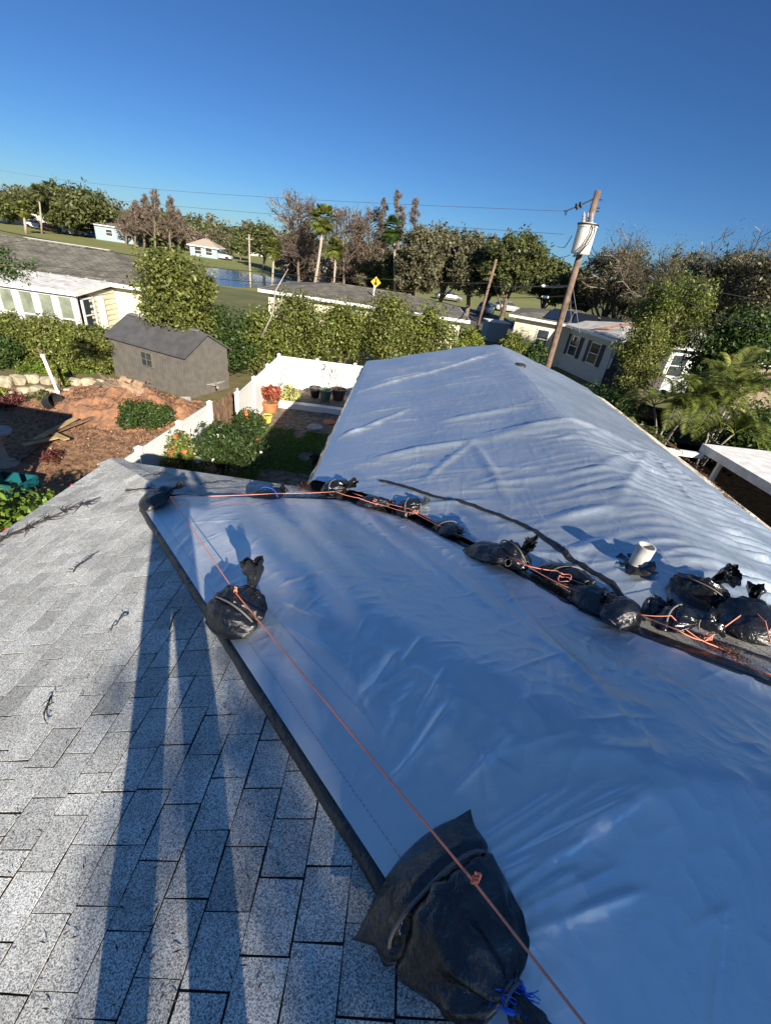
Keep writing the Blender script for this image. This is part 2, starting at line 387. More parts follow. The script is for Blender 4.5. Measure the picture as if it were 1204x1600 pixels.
def bare_tree(name, label, cat, pxc, pytop, pybase, hw, Y, m, group=None, seed=1, kind='cypress', twl=None, ntw=1500, lsz=.25, zb=0.0):
    rnd = random.Random(seed); rs = np.random.RandomState(seed)
    top = atY(pxc, pytop, Y); bx = atY(pxc, pybase, Y).x; h = top.z-zb; W = (atY(pxc+hw, pytop, Y)-atY(pxc, pytop, Y)).length
    root = empty(name, (bx, Y, zb), label, cat, group); b = MB(); tips = []
    base = Vector((bx, Y, zb)); r0 = h*.016+.03
    minr = Y*.00055
    if kind in ('cypress', 'oval'):
        n = 10; pts = [base.lerp(Vector((top.x, Y, top.z)), i/n)+Vector((rnd.uniform(-.1, .1), rnd.uniform(-.1, .1), 0)) for i in range(n+1)]
        b.tube(pts, [r0*(1-.9*i/n)+minr for i in range(n+1)], 6)
        nb = 46
        for k in range(nb):
            t = .22+.78*k/nb; i = min(n-1, int(t*n)); q = pts[i].lerp(pts[i+1], t*n-i); a = rnd.uniform(0, 6.283)
            L = W*((1.12-.95*((t-.22)/.78)**1.6) if kind == 'cypress' else (.35+.95*math.sin(math.pi*min(1, .15+.8*(t-.22)/.78))))*rnd.uniform(.7, 1.1)
            branchy(b, q, Vector((math.cos(a), math.sin(a), .55)), L, r0*.22, 2, rnd, .06, .7, 4, tips, minr)
    else:
        n = 5; hh = h*.32; tp = base+Vector((rnd.uniform(-.3, .3), 0, hh)); b.tube([base, base.lerp(tp, .5), tp], [r0*1.5, r0*1.2, r0], 7)
        for k in range(9):
            a = 6.283*k/9+rnd.uniform(-.3, .3); e = rnd.uniform(.35, 1.3)
            L = math.hypot(W*math.cos(e)*.62, (h-hh)*math.sin(e)*.72)+.2*W
            branchy(b, tp-Vector((0, 0, rnd.uniform(0, hh*.3))), Vector((math.cos(a)*math.cos(e), math.sin(a)*math.cos(e), math.sin(e))), L, r0*.55, 3, rnd, .02, .75, 4, tips, minr)
    b.build('trunk', m, root)
    T = np.array([tuple(t) for t in tips]); idx = rs.randint(0, len(T), ntw)
    P = T[idx]+rs.normal(0, 1, (ntw, 3))*W*.09
    quads_mesh('crown', leaves_at(P, rs.normal(0, 1, (ntw, 3)), lsz*1.7, rs, .10), twl or L_BROWN, root)
    return root
def fan_palm(name, label, pxc, pytop, pybase, Y, crw, group=None, seed=1, pxb=None, leaf=None, zb=0.0, trunk_w=None):
    crw *= .82
    rnd = random.Random(seed); rs = np.random.RandomState(seed)
    b0 = atY(pxb if pxb else pxc, pybase, Y); top = atY(pxc, pytop, Y); W = (atY(pxc+crw, pytop, Y)-atY(pxc, pytop, Y)).length
    hc = Vector((top.x, Y, top.z-W*.75)); root = empty(name, (b0.x, Y, zb), label, 'palm tree', group)
    base = Vector((b0.x, Y, zb)); r = trunk_w or .016*Y*.14
    MB().tube([base, base.lerp(hc, .33)+Vector((.1, 0, 0)), base.lerp(hc, .66)+Vector((.12, 0, 0)), hc], [r*1.2, r, r*.95, r*1.15], 9).build('trunk', BARKP, root, smooth=True)
    Q = []
    for k in range(44):
        a = rnd.uniform(0, 6.283); e = rnd.uniform(-1.15, 1.35); d = np.array([math.cos(a)*math.cos(e), math.sin(a)*math.cos(e), math.sin(e)])
        stem = np.array(hc)+d*W*.42*rnd.uniform(.8, 1.1)
        s1 = np.cross(d, [0, 0, 1]); s1 /= np.linalg.norm(s1)+1e-6; s2 = np.cross(s1, d)
        nn = 15
        for j in range(nn):
            t = (j/(nn-1)-.5)*2.6; v = d*math.cos(t)+s1*math.sin(t); L = W*.8*(1-.25*abs(t)/1.3)
            tip = stem+v*L+np.array([0, 0, -.22*L]); midp = stem+v*L*.5; sd_ = np.cross(v, s2)*W*.06+s2*W*.015
            Q.append([stem, midp+sd_, tip, midp-sd_])
        Q.append([np.array(hc), stem+s1*W*.02, stem, stem-s1*W*.02])
    quads_mesh('crown', np.array(Q), leaf or L_FANP, root)
    return root
def feather_palm(name, label, base, h, nf, fl, seed, leaf, group=None, lean=0.0):
    rnd = random.Random(seed); root = empty(name, base, label, 'palm tree', group); base = Vector(base); Q = []; st = MB()
    nst = max(1, nf//7)
    heads = []
    for s in range(nst):
        a = rnd.uniform(0, 6.283); d = Vector((math.cos(a), math.sin(a), 0)); hh = h*rnd.uniform(.55, 1.0)
        p = [base+d*rnd.uniform(0, .25), base+d*.3+Vector((0, 0, hh*.5)), base+d*rnd.uniform(.4, .8)+Vector((0, 0, hh))]
        st.tube(p, [.05, .045, .035], 7); heads.append((p[-1], d))
    fr = MB()
    for k in range(nf):
        hd, d0 = heads[k % nst]; a = rnd.uniform(0, 6.283); e = rnd.uniform(.35, 1.35)
        d = Vector((math.cos(a)*math.cos(e), math.sin(a)*math.cos(e), math.sin(e))); L = fl*rnd.uniform(.75, 1.15); pts = []; cur = hd.copy(); n = 12
        for i in range(n+1):
            pts.append(cur.copy()); d = (d+Vector((0, 0, -.135*(1+i*.06)))).normalized(); cur = cur+d*L/n
        fr.tube(pts, [.018*(1-.7*i/n) for i in range(n+1)], 3, cap=False)
        for i in range(2, n):
            for q_ in (0, .33, .66):
                p = pts[i].lerp(pts[min(i+1, n)], q_); dv = (pts[min(i+1, n)]-pts[i-1]).normalized(); sd_ = dv.cross(Vector((0, 0, 1)))
                if sd_.length < .01: continue
                sd_.normalize(); u = sd_.cross(dv)
                ll = fl*.27*math.sin(math.pi*min(1, (i+q_)/n*.85+.15))+.05
                for sg in (-1, 1):
                    v = (sd_*sg*.8+dv*.55+u*.28).normalized(); tip = p+v*ll+Vector((0, 0, -ll*.28)); m_ = p+v*ll*.5
                    wv = dv*.026; Q.append([p, m_+wv, tip, m_-wv])
    st.build('trunk', BARKP, root, smooth=True); fr.build('frond_stalks', L_YEL, root)
    quads_mesh('fronds', np.array([[tuple(x) for x in q] for q in Q]), leaf, root)
    return root

# ============================================================ GROUND AND SETTING
def sheet(name, pts, z, m, kind='structure'):
    b = MB(); b.add([(p[0], p[1], z) for p in pts], [tuple(range(len(pts)))]); o = b.build(name, m); o['kind'] = kind
    return o
GRASSM = mat('grass_ground', (.075, .10, .028), .97, col2=(.13, .125, .05), vscale=.35, bump=.03, bscale=14)
sheet('ground', [(-900, -60), (900, -60), (900, 1500), (-900, 1500)], 0.0, GRASSM)
MULCH = mat('mulch', (.17, .075, .036), .98, col2=(.40, .24, .13), vscale=7, bump=.05, bscale=34, detail=8)
rsg = np.random.RandomState(3)
def bumpy(name, x0, x1, y0, y1, nx, ny, z, amp, m, seed=0, mound=None):
    def fn(i, j):
        x = x0+(x1-x0)*i; y = y0+(y1-y0)*j; zz = z+amp*(noise.noise(Vector((x*1.7, y*1.7, seed)))+.5*noise.noise(Vector((x*5, y*5, seed))))
        e = min(i, 1-i, j, 1-j)
        if mound: zz += mound(x, y)
        return (x, y, zz if e > .001 else z-.12)
    o = grid(fn, nx, ny).build(name, m, smooth=True); return o
bumpy('mulch_ground', -16, -5.5, 4.2, 14.6, 100, 100, .03, .035, MULCH)['kind'] = 'structure'
DIRT = mat('garden_dirt', (.12, .085, .055), .98, col2=(.28, .22, .16), vscale=5, bump=.03, bscale=30, detail=8)
bumpy('courtyard_ground', -5.28, -.2, 5.0, 18.9, 70, 120, .02, .02, DIRT)['kind'] = 'structure'
DRYG = mat('dry_lawn', (.17, .13, .06), .97, col2=(.10, .11, .035), vscale=1.6, bump=.03, bscale=22)
bumpy('dry_lawn', -24, -5.6, 14.2, 20.5, 80, 40, .015, .02, DRYG)['kind'] = 'structure'
LAWN = mat('far_lawn', (.15, .175, .04), .95, col2=(.20, .20, .06), vscale=.12)
sheet('far_lawn', [(-150, 56), (-20, 52), (30, 60), (40, 130), (-70, 190), (-200, 170)], .004, LAWN)
WATER = mat('lake_water', (.03, .06, .10), .12, spec=.9, bump=.02, bscale=3)
lp = [at(*p) for p in ((322, 419), (352, 420), (388, 427), (425, 434), (478, 442), (474, 450), (410, 450), (372, 449), (345, 446), (322, 433))]
sheet('water', lp, .012, WATER)
ROADM = mat('asphalt', (.10, .10, .105), .9, var=.15, vscale=2)
rp = [at(*p) for p in ((640, 462), (700, 474), (765, 492), (860, 515), (1010, 540), (1010, 556), (850, 533), (752, 511), (690, 489), (640, 474))]
sheet('road', rp, .008, ROADM)

# ============================================================ OUR HOUSE
house = empty('house', (0, 0, 0), 'shingled house underfoot, its two wings mostly covered by silver storm tarps', 'house')
WALLM = mat('stucco', (.50, .46, .38), .9, var=.06)
wb = MB(); t = .2
wb.box(((XE+XR)/2, (YC+11.6)/2-.6, E/2-.1), (XR-XE-1.0, 11.6-YC+1.2, E-.15))
wb.box(((XC+9)/2+.25, .79, E/2-.1), (9-XC-.5, 7.0, E-.15))
wb.build('wall', WALLM, house)
rf = MB()
LX = 9.0; YS = AY-(ZR-E)/SN
rf.add([(XC, YC, E), (XC, YS, E), (AX, AY, ZR)], [(0, 2, 1)])
rf.add([(XC, YC, E), (AX, AY, ZR), (LX, AY, ZR), (LX, YC, E)], [(0, 3, 2, 1)])
rf.add([(XC, YS, E), (LX, YS, E), (LX, AY, ZR), (AX, AY, ZR)], [(0, 3, 2, 1)])
ZM = E+SM*(XRG-XE)
rf.add([(XE, 1.0, E), (XE, 11.88, E), (XRG, 11.88, ZM), (XRG, 1.0, ZM)], [(0, 3, 2, 1)])
rf.add([(XR, 1.0, E), (XR, 11.88, E), (XRG, 11.88, ZM), (XRG, 1.0, ZM)], [(0, 1, 2, 3)])
rf.add([(XE, 11.87, E), (XR, 11.87, E), (XRG, 11.87, ZM-.01)], [(0, 1, 2)])
rfo = rf.build('roof', UNDER, house)
for c_, d_ in (((XC+.01, (YC+YS)/2, E-.10), (.03, YC-YS, .17)), (((XC+XE)/2+.2, YC-.01, E-.10), (XE-XC+.3, .03, .17)), ((XE+.02, (YC+11.88)/2+.1, E-.10), (.03, 11.88-YC, .17)), ((XR-.02, 6.4, E-.10), (.03, 11, .17))):
    MB().box(c_, d_).build('fascia', FASC, house)
# right eave edge strip, dirty cream metal
eb = MB()
for k in range(44):
    y = 1.0+k*.248; eb.box((XR-.19, y+.124, roofz(XR-.19, 5)+.010+.006*noise.noise(Vector((y*2, 0, 0)))), (.50, .243, .012), ry=math.atan(SR))
eb.build('drip_edge', FASC, house)
# shingles, each tab with its own thickness
rnd = random.Random(7)
def tab(b, P, upn, th=.004):
    up_ = Vector(upn)*th; lo = [P[0]+up_*.9, P[1]+up_*.9, P[2]+up_*.75, P[3]+up_*.75]; bt = [P[0], P[1], P[2], P[3]]
    b.add(lo+bt, [(0, 1, 2, 3), (0, 4, 5, 1), (1, 5, 6, 2), (3, 7, 4, 0), (2, 6, 7, 3)])
sb_ = MB(); cs = 1/math.sqrt(1+SL*SL); EXP = .147; TW = .172
nL = Vector((-SL, 0, 1)).normalized()
row = 0; s = -.02
while True:
    x0 = XC+s*cs; x1 = XC+(s+EXP)*cs
    if x0 > AX: break
    y = YC+TW*rnd.random()
    while y > -2.2:
        tw = TW*rnd.choice((1, 1, 1, 1, 1, .94, 1.06, .45)); ga = rnd.uniform(.0012, .0038); gb = rnd.uniform(.0012, .0038)
        ya, yb = y-ga, y-tw+gb
        def cl(x, yy):
            return max(min(yy, YC+.015-max(0, (z_left(x, 0)-E))/SN), AY-(ZR-min(ZR, z_left(x, 0)))/SN)
        j = lambda a=.002: rnd.uniform(-a, a)
        g1, g2 = rnd.choice((.004, .006, .0075, .009)), rnd.choice((.004, .006, .0075, .009)); m1 = (ya+yb)/2+j(.03)
        pts = [Vector((x0+j(), cl(x0, ya)+j(), 0)), Vector((x0+j(), cl(x0, yb)+j(), 0)), Vector((x1-g1, cl(x1, yb)+j(), 0)), Vector((x1-g2, cl(x1, ya)+j(), 0))]
        if abs(pts[0].y-pts[1].y) > .01 or abs(pts[2].y-pts[3].y) > .01:
            for p in pts: p.z = z_left(p.x, 0)+.002
            tab(sb_, pts, nL)
        y -= tw
    s += EXP; row += 1
nN = Vector((0, SN, 1)).normalized(); cn = 1/math.sqrt(1+SN*SN)
row = 0; s = -.02
while True:
    y0 = YC-s*cn; y1 = YC-(s+EXP)*cn
    if y0 < AY+.05: break
    x = XC-.3+TW*rnd.random()
    def clx(yy, x_): return max(x_, XC-.015+max(0, z_north(0, yy)-E)/SL)
    while x < 6:
        xa, xb = clx(y0, x+.004), clx(y0, x+TW-.004); xc_, xd = clx(y1, x+.004), clx(y1, x+TW-.004)
        mx_ = (xa+xb)/2
        if (xb-xa > .01 or xd-xc_ > .01) and (mx_ < XE or z_north(mx_, y0)+.02 > z_main(mx_, y0)):
            pts = [Vector((xb, y0, 0)), Vector((xa, y0, 0)), Vector((xc_, y1+rnd.uniform(.001, .005), 0)), Vector((xd, y1+rnd.uniform(.001, .005), 0))]
            for p in pts: p.z = z_north(p.x, p.y)+.002
            tab(sb_, pts, nN)
        x += TW
    s += EXP; row += 1
# hip caps
hipd = Vector((AX-XC, AY-YC, ZR-E)); hl = hipd.length; hu = hipd/hl
sl_ = Vector((-.62, -.78, 0)); 
def onp(x, y): return Vector((x, y, min(z_left(x, y), z_north(x, y))))
k = 0
while k*.145 < hl-.1:
    a = Vector((XC, YC, 0))+Vector((hu.x, hu.y, 0))*(k*.145/1.0); c2 = a+Vector((hu.x, hu.y, 0))*.15
    for sx, sy in ((-.10, -.115), (.10, .115)):
        e1 = onp(a.x+sx, a.y+sy); e2 = onp(c2.x+sx, c2.y+sy); m1 = onp(a.x, a.y); m2 = onp(c2.x, c2.y); u_ = Vector((0, 0, 1))
        sb_.add([m1+u_*.024, e1+u_*.018, e2+u_*.010, m2+u_*.014, m1, e1], [(0, 1, 2, 3) if sx < 0 else (3, 2, 1, 0), (0, 4, 5, 1)])
    k += 1
sh = sb_.build('shingles', SHINGLE, house); 
# ------------------------------------------------------------ tarps
def vnoise(x, y, seed=0):
    rs = np.random.RandomState(seed); G = rs.rand(256, 256)
    xi = np.floor(x).astype(int); yi = np.floor(y).astype(int); fx = x-xi; fy = y-yi
    fx = fx*fx*fx*(fx*(fx*6-15)+10); fy = fy*fy*fy*(fy*(fy*6-15)+10)
    g = lambda a, b: G[a % 256, b % 256]
    return (g(xi, yi)*(1-fx)+g(xi+1, yi)*fx)*(1-fy)+(g(xi, yi+1)*(1-fx)+g(xi+1, yi+1)*fx)*fy
def ridged(x, y, seed): return 1-np.abs(2*vnoise(x, y, seed)-1)
def seg(X, Y, a, b, wd, amp, sharp=1.0, taper=True):
    """crease raised along the segment a-b"""
    ax, ay = a[0], a[1]; dx, dy = b[0]-ax, b[1]-ay; L2 = dx*dx+dy*dy
    t = np.clip(((X-ax)*dx+(Y-ay)*dy)/L2, 0, 1); d = np.hypot(X-ax-t*dx, Y-ay-t*dy)
    k = np.sin(np.pi*np.clip(t*.96+.02, 0, 1))**.5 if taper else 1
    return amp*k*np.exp(-(d/wd)**(2*sharp) if sharp < 1 else -(d/wd)**2)
def resample(pts, n):
    P = np.array([(p[0], p[1]) for p in pts]); d = np.r_[0, np.cumsum(np.hypot(*np.diff(P, axis=0).T))]; t = np.linspace(0, d[-1], n)
    return np.stack([np.interp(t, d, P[:, 0]), np.interp(t, d, P[:, 1])], 1)
def smin(*z):
    k = .012; return -k*np.log(sum(np.exp(-(q-z[0])/k) for q in z))+z[0]
def npmesh(name, X, Y, Z, m, parent=None):
    nu, nv = X.shape; me = bpy.data.meshes.new(name); V = np.stack([X, Y, Z], -1).reshape(-1, 3)
    i, j = np.meshgrid(np.arange(nu-1), np.arange(nv-1), indexing='ij'); a = (i*nv+j).ravel()
    Fq = np.stack([a, a+nv, a+nv+1, a+1], 1); n = len(Fq)
    me.vertices.add(len(V)); me.vertices.foreach_set('co', V.reshape(-1).astype(np.float32)); me.loops.add(n*4)
    me.loops.foreach_set('vertex_index', Fq.reshape(-1).astype(np.int32)); me.polygons.add(n)
    me.polygons.foreach_set('loop_start', np.arange(0, n*4, 4, dtype=np.int32)); me.polygons.foreach_set('loop_total', np.full(n, 4, dtype=np.int32))
    me.polygons.foreach_set('use_smooth', [True]*n); me.materials.append(m); me.update(calc_edges=True)
    if me.polygons[0].normal.z < 0: me.flip_normals()
    o = bpy.data.objects.new(name, me); COL.objects.link(o)
    if parent is not None: o.parent = parent
    return o
pl0, pl1 = on_roof(224, 797), on_roof(594, 1374); dl = pl1-pl0
LEFT = [pl0, pl1, pl0+dl*1.6]
RIGHT = [on_roof(*p) for p in ((528, 786), (640, 818), (700, 850), (770, 885), (830, 918), (900, 960), (1000, 1003), (1100, 1043), (1204, 1082))]
RIGHT.append(RIGHT[-1]+(RIGHT[-1]-RIGHT[-3])*1.2)
nu, nv = 800, 520
LE = resample(LEFT, 400); RE = resample(RIGHT, 400)
tu = np.linspace(0, 1, nu)**1.0; f_ = np.linspace(0, 399, nu)
li = np.stack([np.interp(f_, np.arange(400), LE[:, k]) for k in (0, 1)], 1); ri = np.stack([np.interp(f_, np.arange(400), RE[:, k]) for k in (0, 1)], 1)
tv = np.linspace(0, 1, nv)[None, :]
TX = li[:, :1]*(1-tv)+ri[:, :1]*tv; TY = li[:, 1:]*(1-tv)+ri[:, 1:]*tv
zl = E+SL*(TX-XC); zn = E+SN*(YC-TY); zs = ZR-SN*(AY-TY)
TZ = smin(zl, zn, zs)+.046
TZ = np.maximum(TZ, np.minimum(E+SM*(TX-XE), E+SR*(XR-TX))+.02)
edge = np.clip(np.minimum(tv, 1-tv)*np.hypot(ri[:, :1]-li[:, :1], ri[:, 1:]-li[:, 1:])/.14, 0, 1)*np.clip(np.linspace(0, 1, nu)[:, None]*40, 0, 1)
W_ = 0.050*(vnoise(TX*1.6+3, TY*1.6, 1)-.5)+.0075*ridged(TX*5.5-TY*2, TY*3.4+TX*1.5, 2)+.0035*ridged(TX*12+TY*6, TY*13-TX*5, 4)
cr1 = [((610, 1040), (560, 1110)), ((650, 1075), (590, 1200)), ((700, 1100), (655, 1210)), ((740, 1190), (800, 1120)), ((810, 1100), (850, 1180)), ((700, 900), (960, 1110)), ((760, 905), (1010, 1190)),
       ((560, 800), (640, 900)), ((600, 830), (820, 1010)), ((330, 830), (560, 1010)), ((560, 1010), (830, 1190)), ((830, 1190), (1030, 1190))]
for a, b_ in cr1: W_ = W_+seg(TX, TY, on_roof(*a), on_roof(*b_), .035, .012)
for a, b_ in (((742, 1350), (925, 1230)), ((735, 1330), (880, 1235)), ((750, 1390), (1010, 1250)), ((790, 1440), (960, 1360)), ((800, 1470), (1000, 1400)), ((700, 1250), (790, 1160)), ((640, 1150), (690, 1060)), ((745, 1372), (965, 1262)), ((760, 1382), (900, 1325)), ((775, 1405), (985, 1268)), ((800, 1420), (900, 1360)), ((590, 1250), (700, 1130)), ((900, 1430), (985, 1400)),
              ((440, 950), (520, 990)), ((435, 985), (540, 1050)), ((430, 930), (500, 905)), ((640, 1190), (700, 1110)), ((560, 1120), (620, 1030)), ((620, 1060), (655, 1010)),
              ((870, 1290), (1000, 1230)), ((820, 1340), (1010, 1240))):
    W_ = W_+seg(TX, TY, on_roof(*a), on_roof(*b_), .014, .012, .62)
rc = np.random.RandomState(15)
for _k in range(170):
    _i = rc.randint(20, 380); _t = rc.rand(); _f = rc.uniform(.03, .95)
    _x = LE[_i, 0]*(1-_f)+RE[_i, 0]*_f; _y = LE[_i, 1]*(1-_f)+RE[_i, 1]*_f; _l = rc.uniform(.06, .35); _a = rc.normal(.75, .45)
    W_ = W_+seg(TX, TY, (_x, _y), (_x+_l*math.cos(_a), _y+_l*math.sin(_a)), rc.uniform(.008, .016), rc.uniform(.002, .007), .65)
TZ = TZ+edge*W_
tarp1 = empty('roof_tarp', pl0, 'near blue-silver plastic tarp over the hip, held by the largest black sandbag', 'tarp', 'storm tarps')
def npmesh_rel(name, X, Y, Z, m, root): 
    l = root.location; return npmesh(name, X-l.x, Y-l.y, Z-l.z, m, root)
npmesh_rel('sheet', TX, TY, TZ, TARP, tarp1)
def strip_along(pts, wd, ht, m, name, parent, n=240, off=.0, wob=.006, flat=.0, seed=0, zf=None):
    P = resample(pts, n); rn = random.Random(seed); prof = [(-.5, 0), (-.42, .6), (-.2, .95), (.05, 1), (.3, .75), (.45, .35), (.5, 0)]
    b = MB(); k = len(prof)
    for i in range(n):
        d = Vector((*(P[min(i+1, n-1)]-P[max(i-1, 0)]), 0)).normalized(); s_ = Vector((-d.y, d.x, 0))
        a = noise.noise(Vector((i*.07, seed, 0))); w2 = wd*(1+.12*a); h2 = ht*(1+.35*noise.noise(Vector((i*.16, seed, 5))))
        for (q, h) in prof:
            x = P[i][0]+s_.x*(q*w2+off+a*wob*2); y = P[i][1]+s_.y*(q*w2+off+a*wob*2)
            z = (zf(x, y) if zf else roofz(x, y))+.010+h*h2; b.v.append((x, y, z))
    b.f = [(i*k+j, i*k+j+1, (i+1)*k+j+1, (i+1)*k+j) for i in range(n-1) for j in range(k-1)]
    o = b.build(name, m, parent, smooth=True)
    return o
strip_along(LEFT, .066, .028, BAND, 'rolled_edge', tarp1, seed=1, n=300)
strip_along([on_roof(224, 792), on_roof(330, 781), on_roof(420, 783), on_roof(528, 780)], .05, .035, BAND, 'rolled_edge', tarp1, seed=2)
strip_along(RIGHT, .085, .04, BAND, 'rolled_edge', tarp1, seed=3, n=300)
strip_along(RIGHT[1:], .17, .022, BLACK, 'folded_border', tarp1, seed=4, n=300, off=.115)
# stitched hem line
hb = MB(); nrm = Vector((-dl.y, dl.x, 0)).normalized()
if nrm.x < 0: nrm = -nrm
nst = 260
for i in range(nst):
    p = pl0+dl*1.5*(i/nst)+nrm*.062; q = pl0+dl*1.5*((i+.62)/nst)+nrm*.062
    gi = min(nu-1, int(i/nst*1.5/1.6*nu))
    for v_ in (p, q): v_.z = 0
    def tz(v_):
        k = np.argmin((TX-v_.x)**2+(TY-v_.y)**2); return float(TZ.flat[k])+.002
    p.z = tz(p); q.z = tz(q); hb.tube([p, q], .0008, 4)
hb.build('stitching', GREYR, tarp1)
# ---- main roof tarp
NB = [on_roof(*p) for p in ((493, 757), (560, 778), (640, 808), (700, 838), (760, 865), (830, 903), (900, 948), (1000, 990), (1080, 1020), (1100, 995), (1204, 970))]
nx_, ny_ = 400, 460
xs = np.linspace(XE-.07, XR-.36, nx_)
xb = np.array([p.x for p in NB]); yb_ = np.array([p.y for p in NB])
y0s = np.interp(xs, xb, yb_); y0s = np.where(xs > xb[-1], yb_[-1]-(xs-xb[-1])*.3, y0s)
ve = np.linspace(0, 1, ny_)[None, :]**1.25
y1s = 11.95-.10*np.abs(xs-XRG)/3+.06*np.sin(xs*5)
UX = np.repeat(xs[:, None], ny_, 1); UY = y0s[:, None]*(1-ve)+y1s[:, None]*ve
UZ = -.05*np.log(np.exp(-(SM*(UX-XE))/.05)+np.exp(-(SR*(XR-UX))/.05))+E+.065
UZ = UZ - np.where(UX < XE, (XE-UX)*1.6, 0)
V_ = .035*(vnoise(UX*.9, UY*1.5+7, 11)-.5)+.010*ridged(UX*1.1+UY*.7+vnoise(UX*2, UY*2, 5)*.8, UY*4.2-UX*.5, 12)+.010*ridged(UX*.9, UY*6+UX*.8, 13)+.005*ridged(UX*7, UY*10, 14)
rc = np.random.RandomState(5)
for _k in range(300):
    _x = rc.uniform(XE, XR-.4); _y = rc.uniform(2.4, 11.6); _l = rc.uniform(.5, 1.9); _a = rc.normal(.12, .16) if _x < XRG else rc.normal(-.1, .2)
    V_ = V_+seg(UX, UY, (_x, _y), (_x+_l*math.cos(_a), _y+_l*math.sin(_a)), rc.uniform(.014, .030), rc.uniform(.004, .014), .65)
mask = 1/(1+np.exp(-(UX-2.6)*3))*1/(1+np.exp((UY-6)*2))
V_ = V_+mask*.034*np.sin((UY-.25*UX)*38+3*vnoise(UX, UY*2, 17))*vnoise(UX*1.5, UY*2.5, 16)**1.5*1.6
def S(a, b, wd, amp): 
    global V_
    V_ = V_+seg(UX, UY, on_roof(*a), on_roof(*b), wd, amp)
S((548, 735), (735, 699), .10, .045); S((735, 699), (1010, 716), .13, .060); S((1010, 716), (1120, 800), .10, .04); S((735, 699), (600, 722), .05, .025)
S((735, 700), (660, 760), .05, .03); S((735, 700), (790, 790), .06, .028); S((1010, 716), (930, 740), .06, .03); S((1010, 716), (960, 790), .06, .03); S((1010, 716), (1080, 800), .05, .028)
S((548, 622), (660, 590), .07, .045); S((640, 597), (775, 556), .06, .05); S((524, 695), (640, 645), .06, .045); S((530, 690), (590, 672), .03, .02)
S((680, 668), (820, 643), .07, .04); S((555, 655), (640, 640), .05, .025); S((575, 605), (680, 583), .05, .03); S((600, 740), (700, 733), .05, .02)
S((735, 770), (860, 755), .05, .025); S((700, 745), (830, 742), .05, .02); S((860, 700), (1000, 700), .05, .02); S((640, 800), (760, 790), .04, .02)
S((830, 830), (960, 800), .05, .03); S((850, 855), (900, 890), .04, .03); S((860, 650), (950, 690), .05, .02); S((800, 590), (900, 640), .05, .02); S((870, 880), (960, 850), .05, .03)
S((785, 552), (1021, 820), .03, .006)
eL = np.clip((UX-XE)/.12, 0.15, 1)*np.clip((XR-.36-UX)/.1, 0, 1)
UZ = UZ-.035*np.exp(-(XR-.36-UX)/.12)
UZ = UZ+V_*eL
tarp2 = empty('roof_tarp', (XRG, 8, ZM), 'far silver plastic tarp draped over the long gable roof, with a pipe poking through', 'tarp', 'storm tarps')
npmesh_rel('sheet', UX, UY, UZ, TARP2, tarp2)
def tz2(x, y):
    i = int(np.clip((x-xs[0])/(xs[-1]-xs[0])*(nx_-1), 0, nx_-1)); j = int(np.argmin(np.abs(UY[i]-y))); return float(UZ[i, j])
# overhang at left eave: hanging flap
def flap(i, j):
    y = y0s[0]+(11.9-y0s[0])*i; d = .10+.05*noise.noise(Vector((y*1.3, 2, 0)))
    return (XE-.07-.05*j+.03*noise.noise(Vector((y*3, j*2, 0))), y, float(np.interp(y, UY[0], UZ[0]))-d*j)
grid(flap, 160, 4).build('eave_flap', TARP2, tarp2, smooth=True)
strap_px = ((592, 760), (605, 762), (650, 778), (740, 801), (800, 826), (835, 847), (880, 885), (950, 925), (1000, 958), (1100, 1000), (1204, 1035))
SP = [on_roof(*p) for p in strap_px]
strip_along(SP, .042, .016, BAND, 'black_strap', tarp2, seed=6, n=300, zf=lambda x, y: max(roofz(x, y), tz2(x, y)-.002 if y > np.interp(x, xs, y0s) else 0))

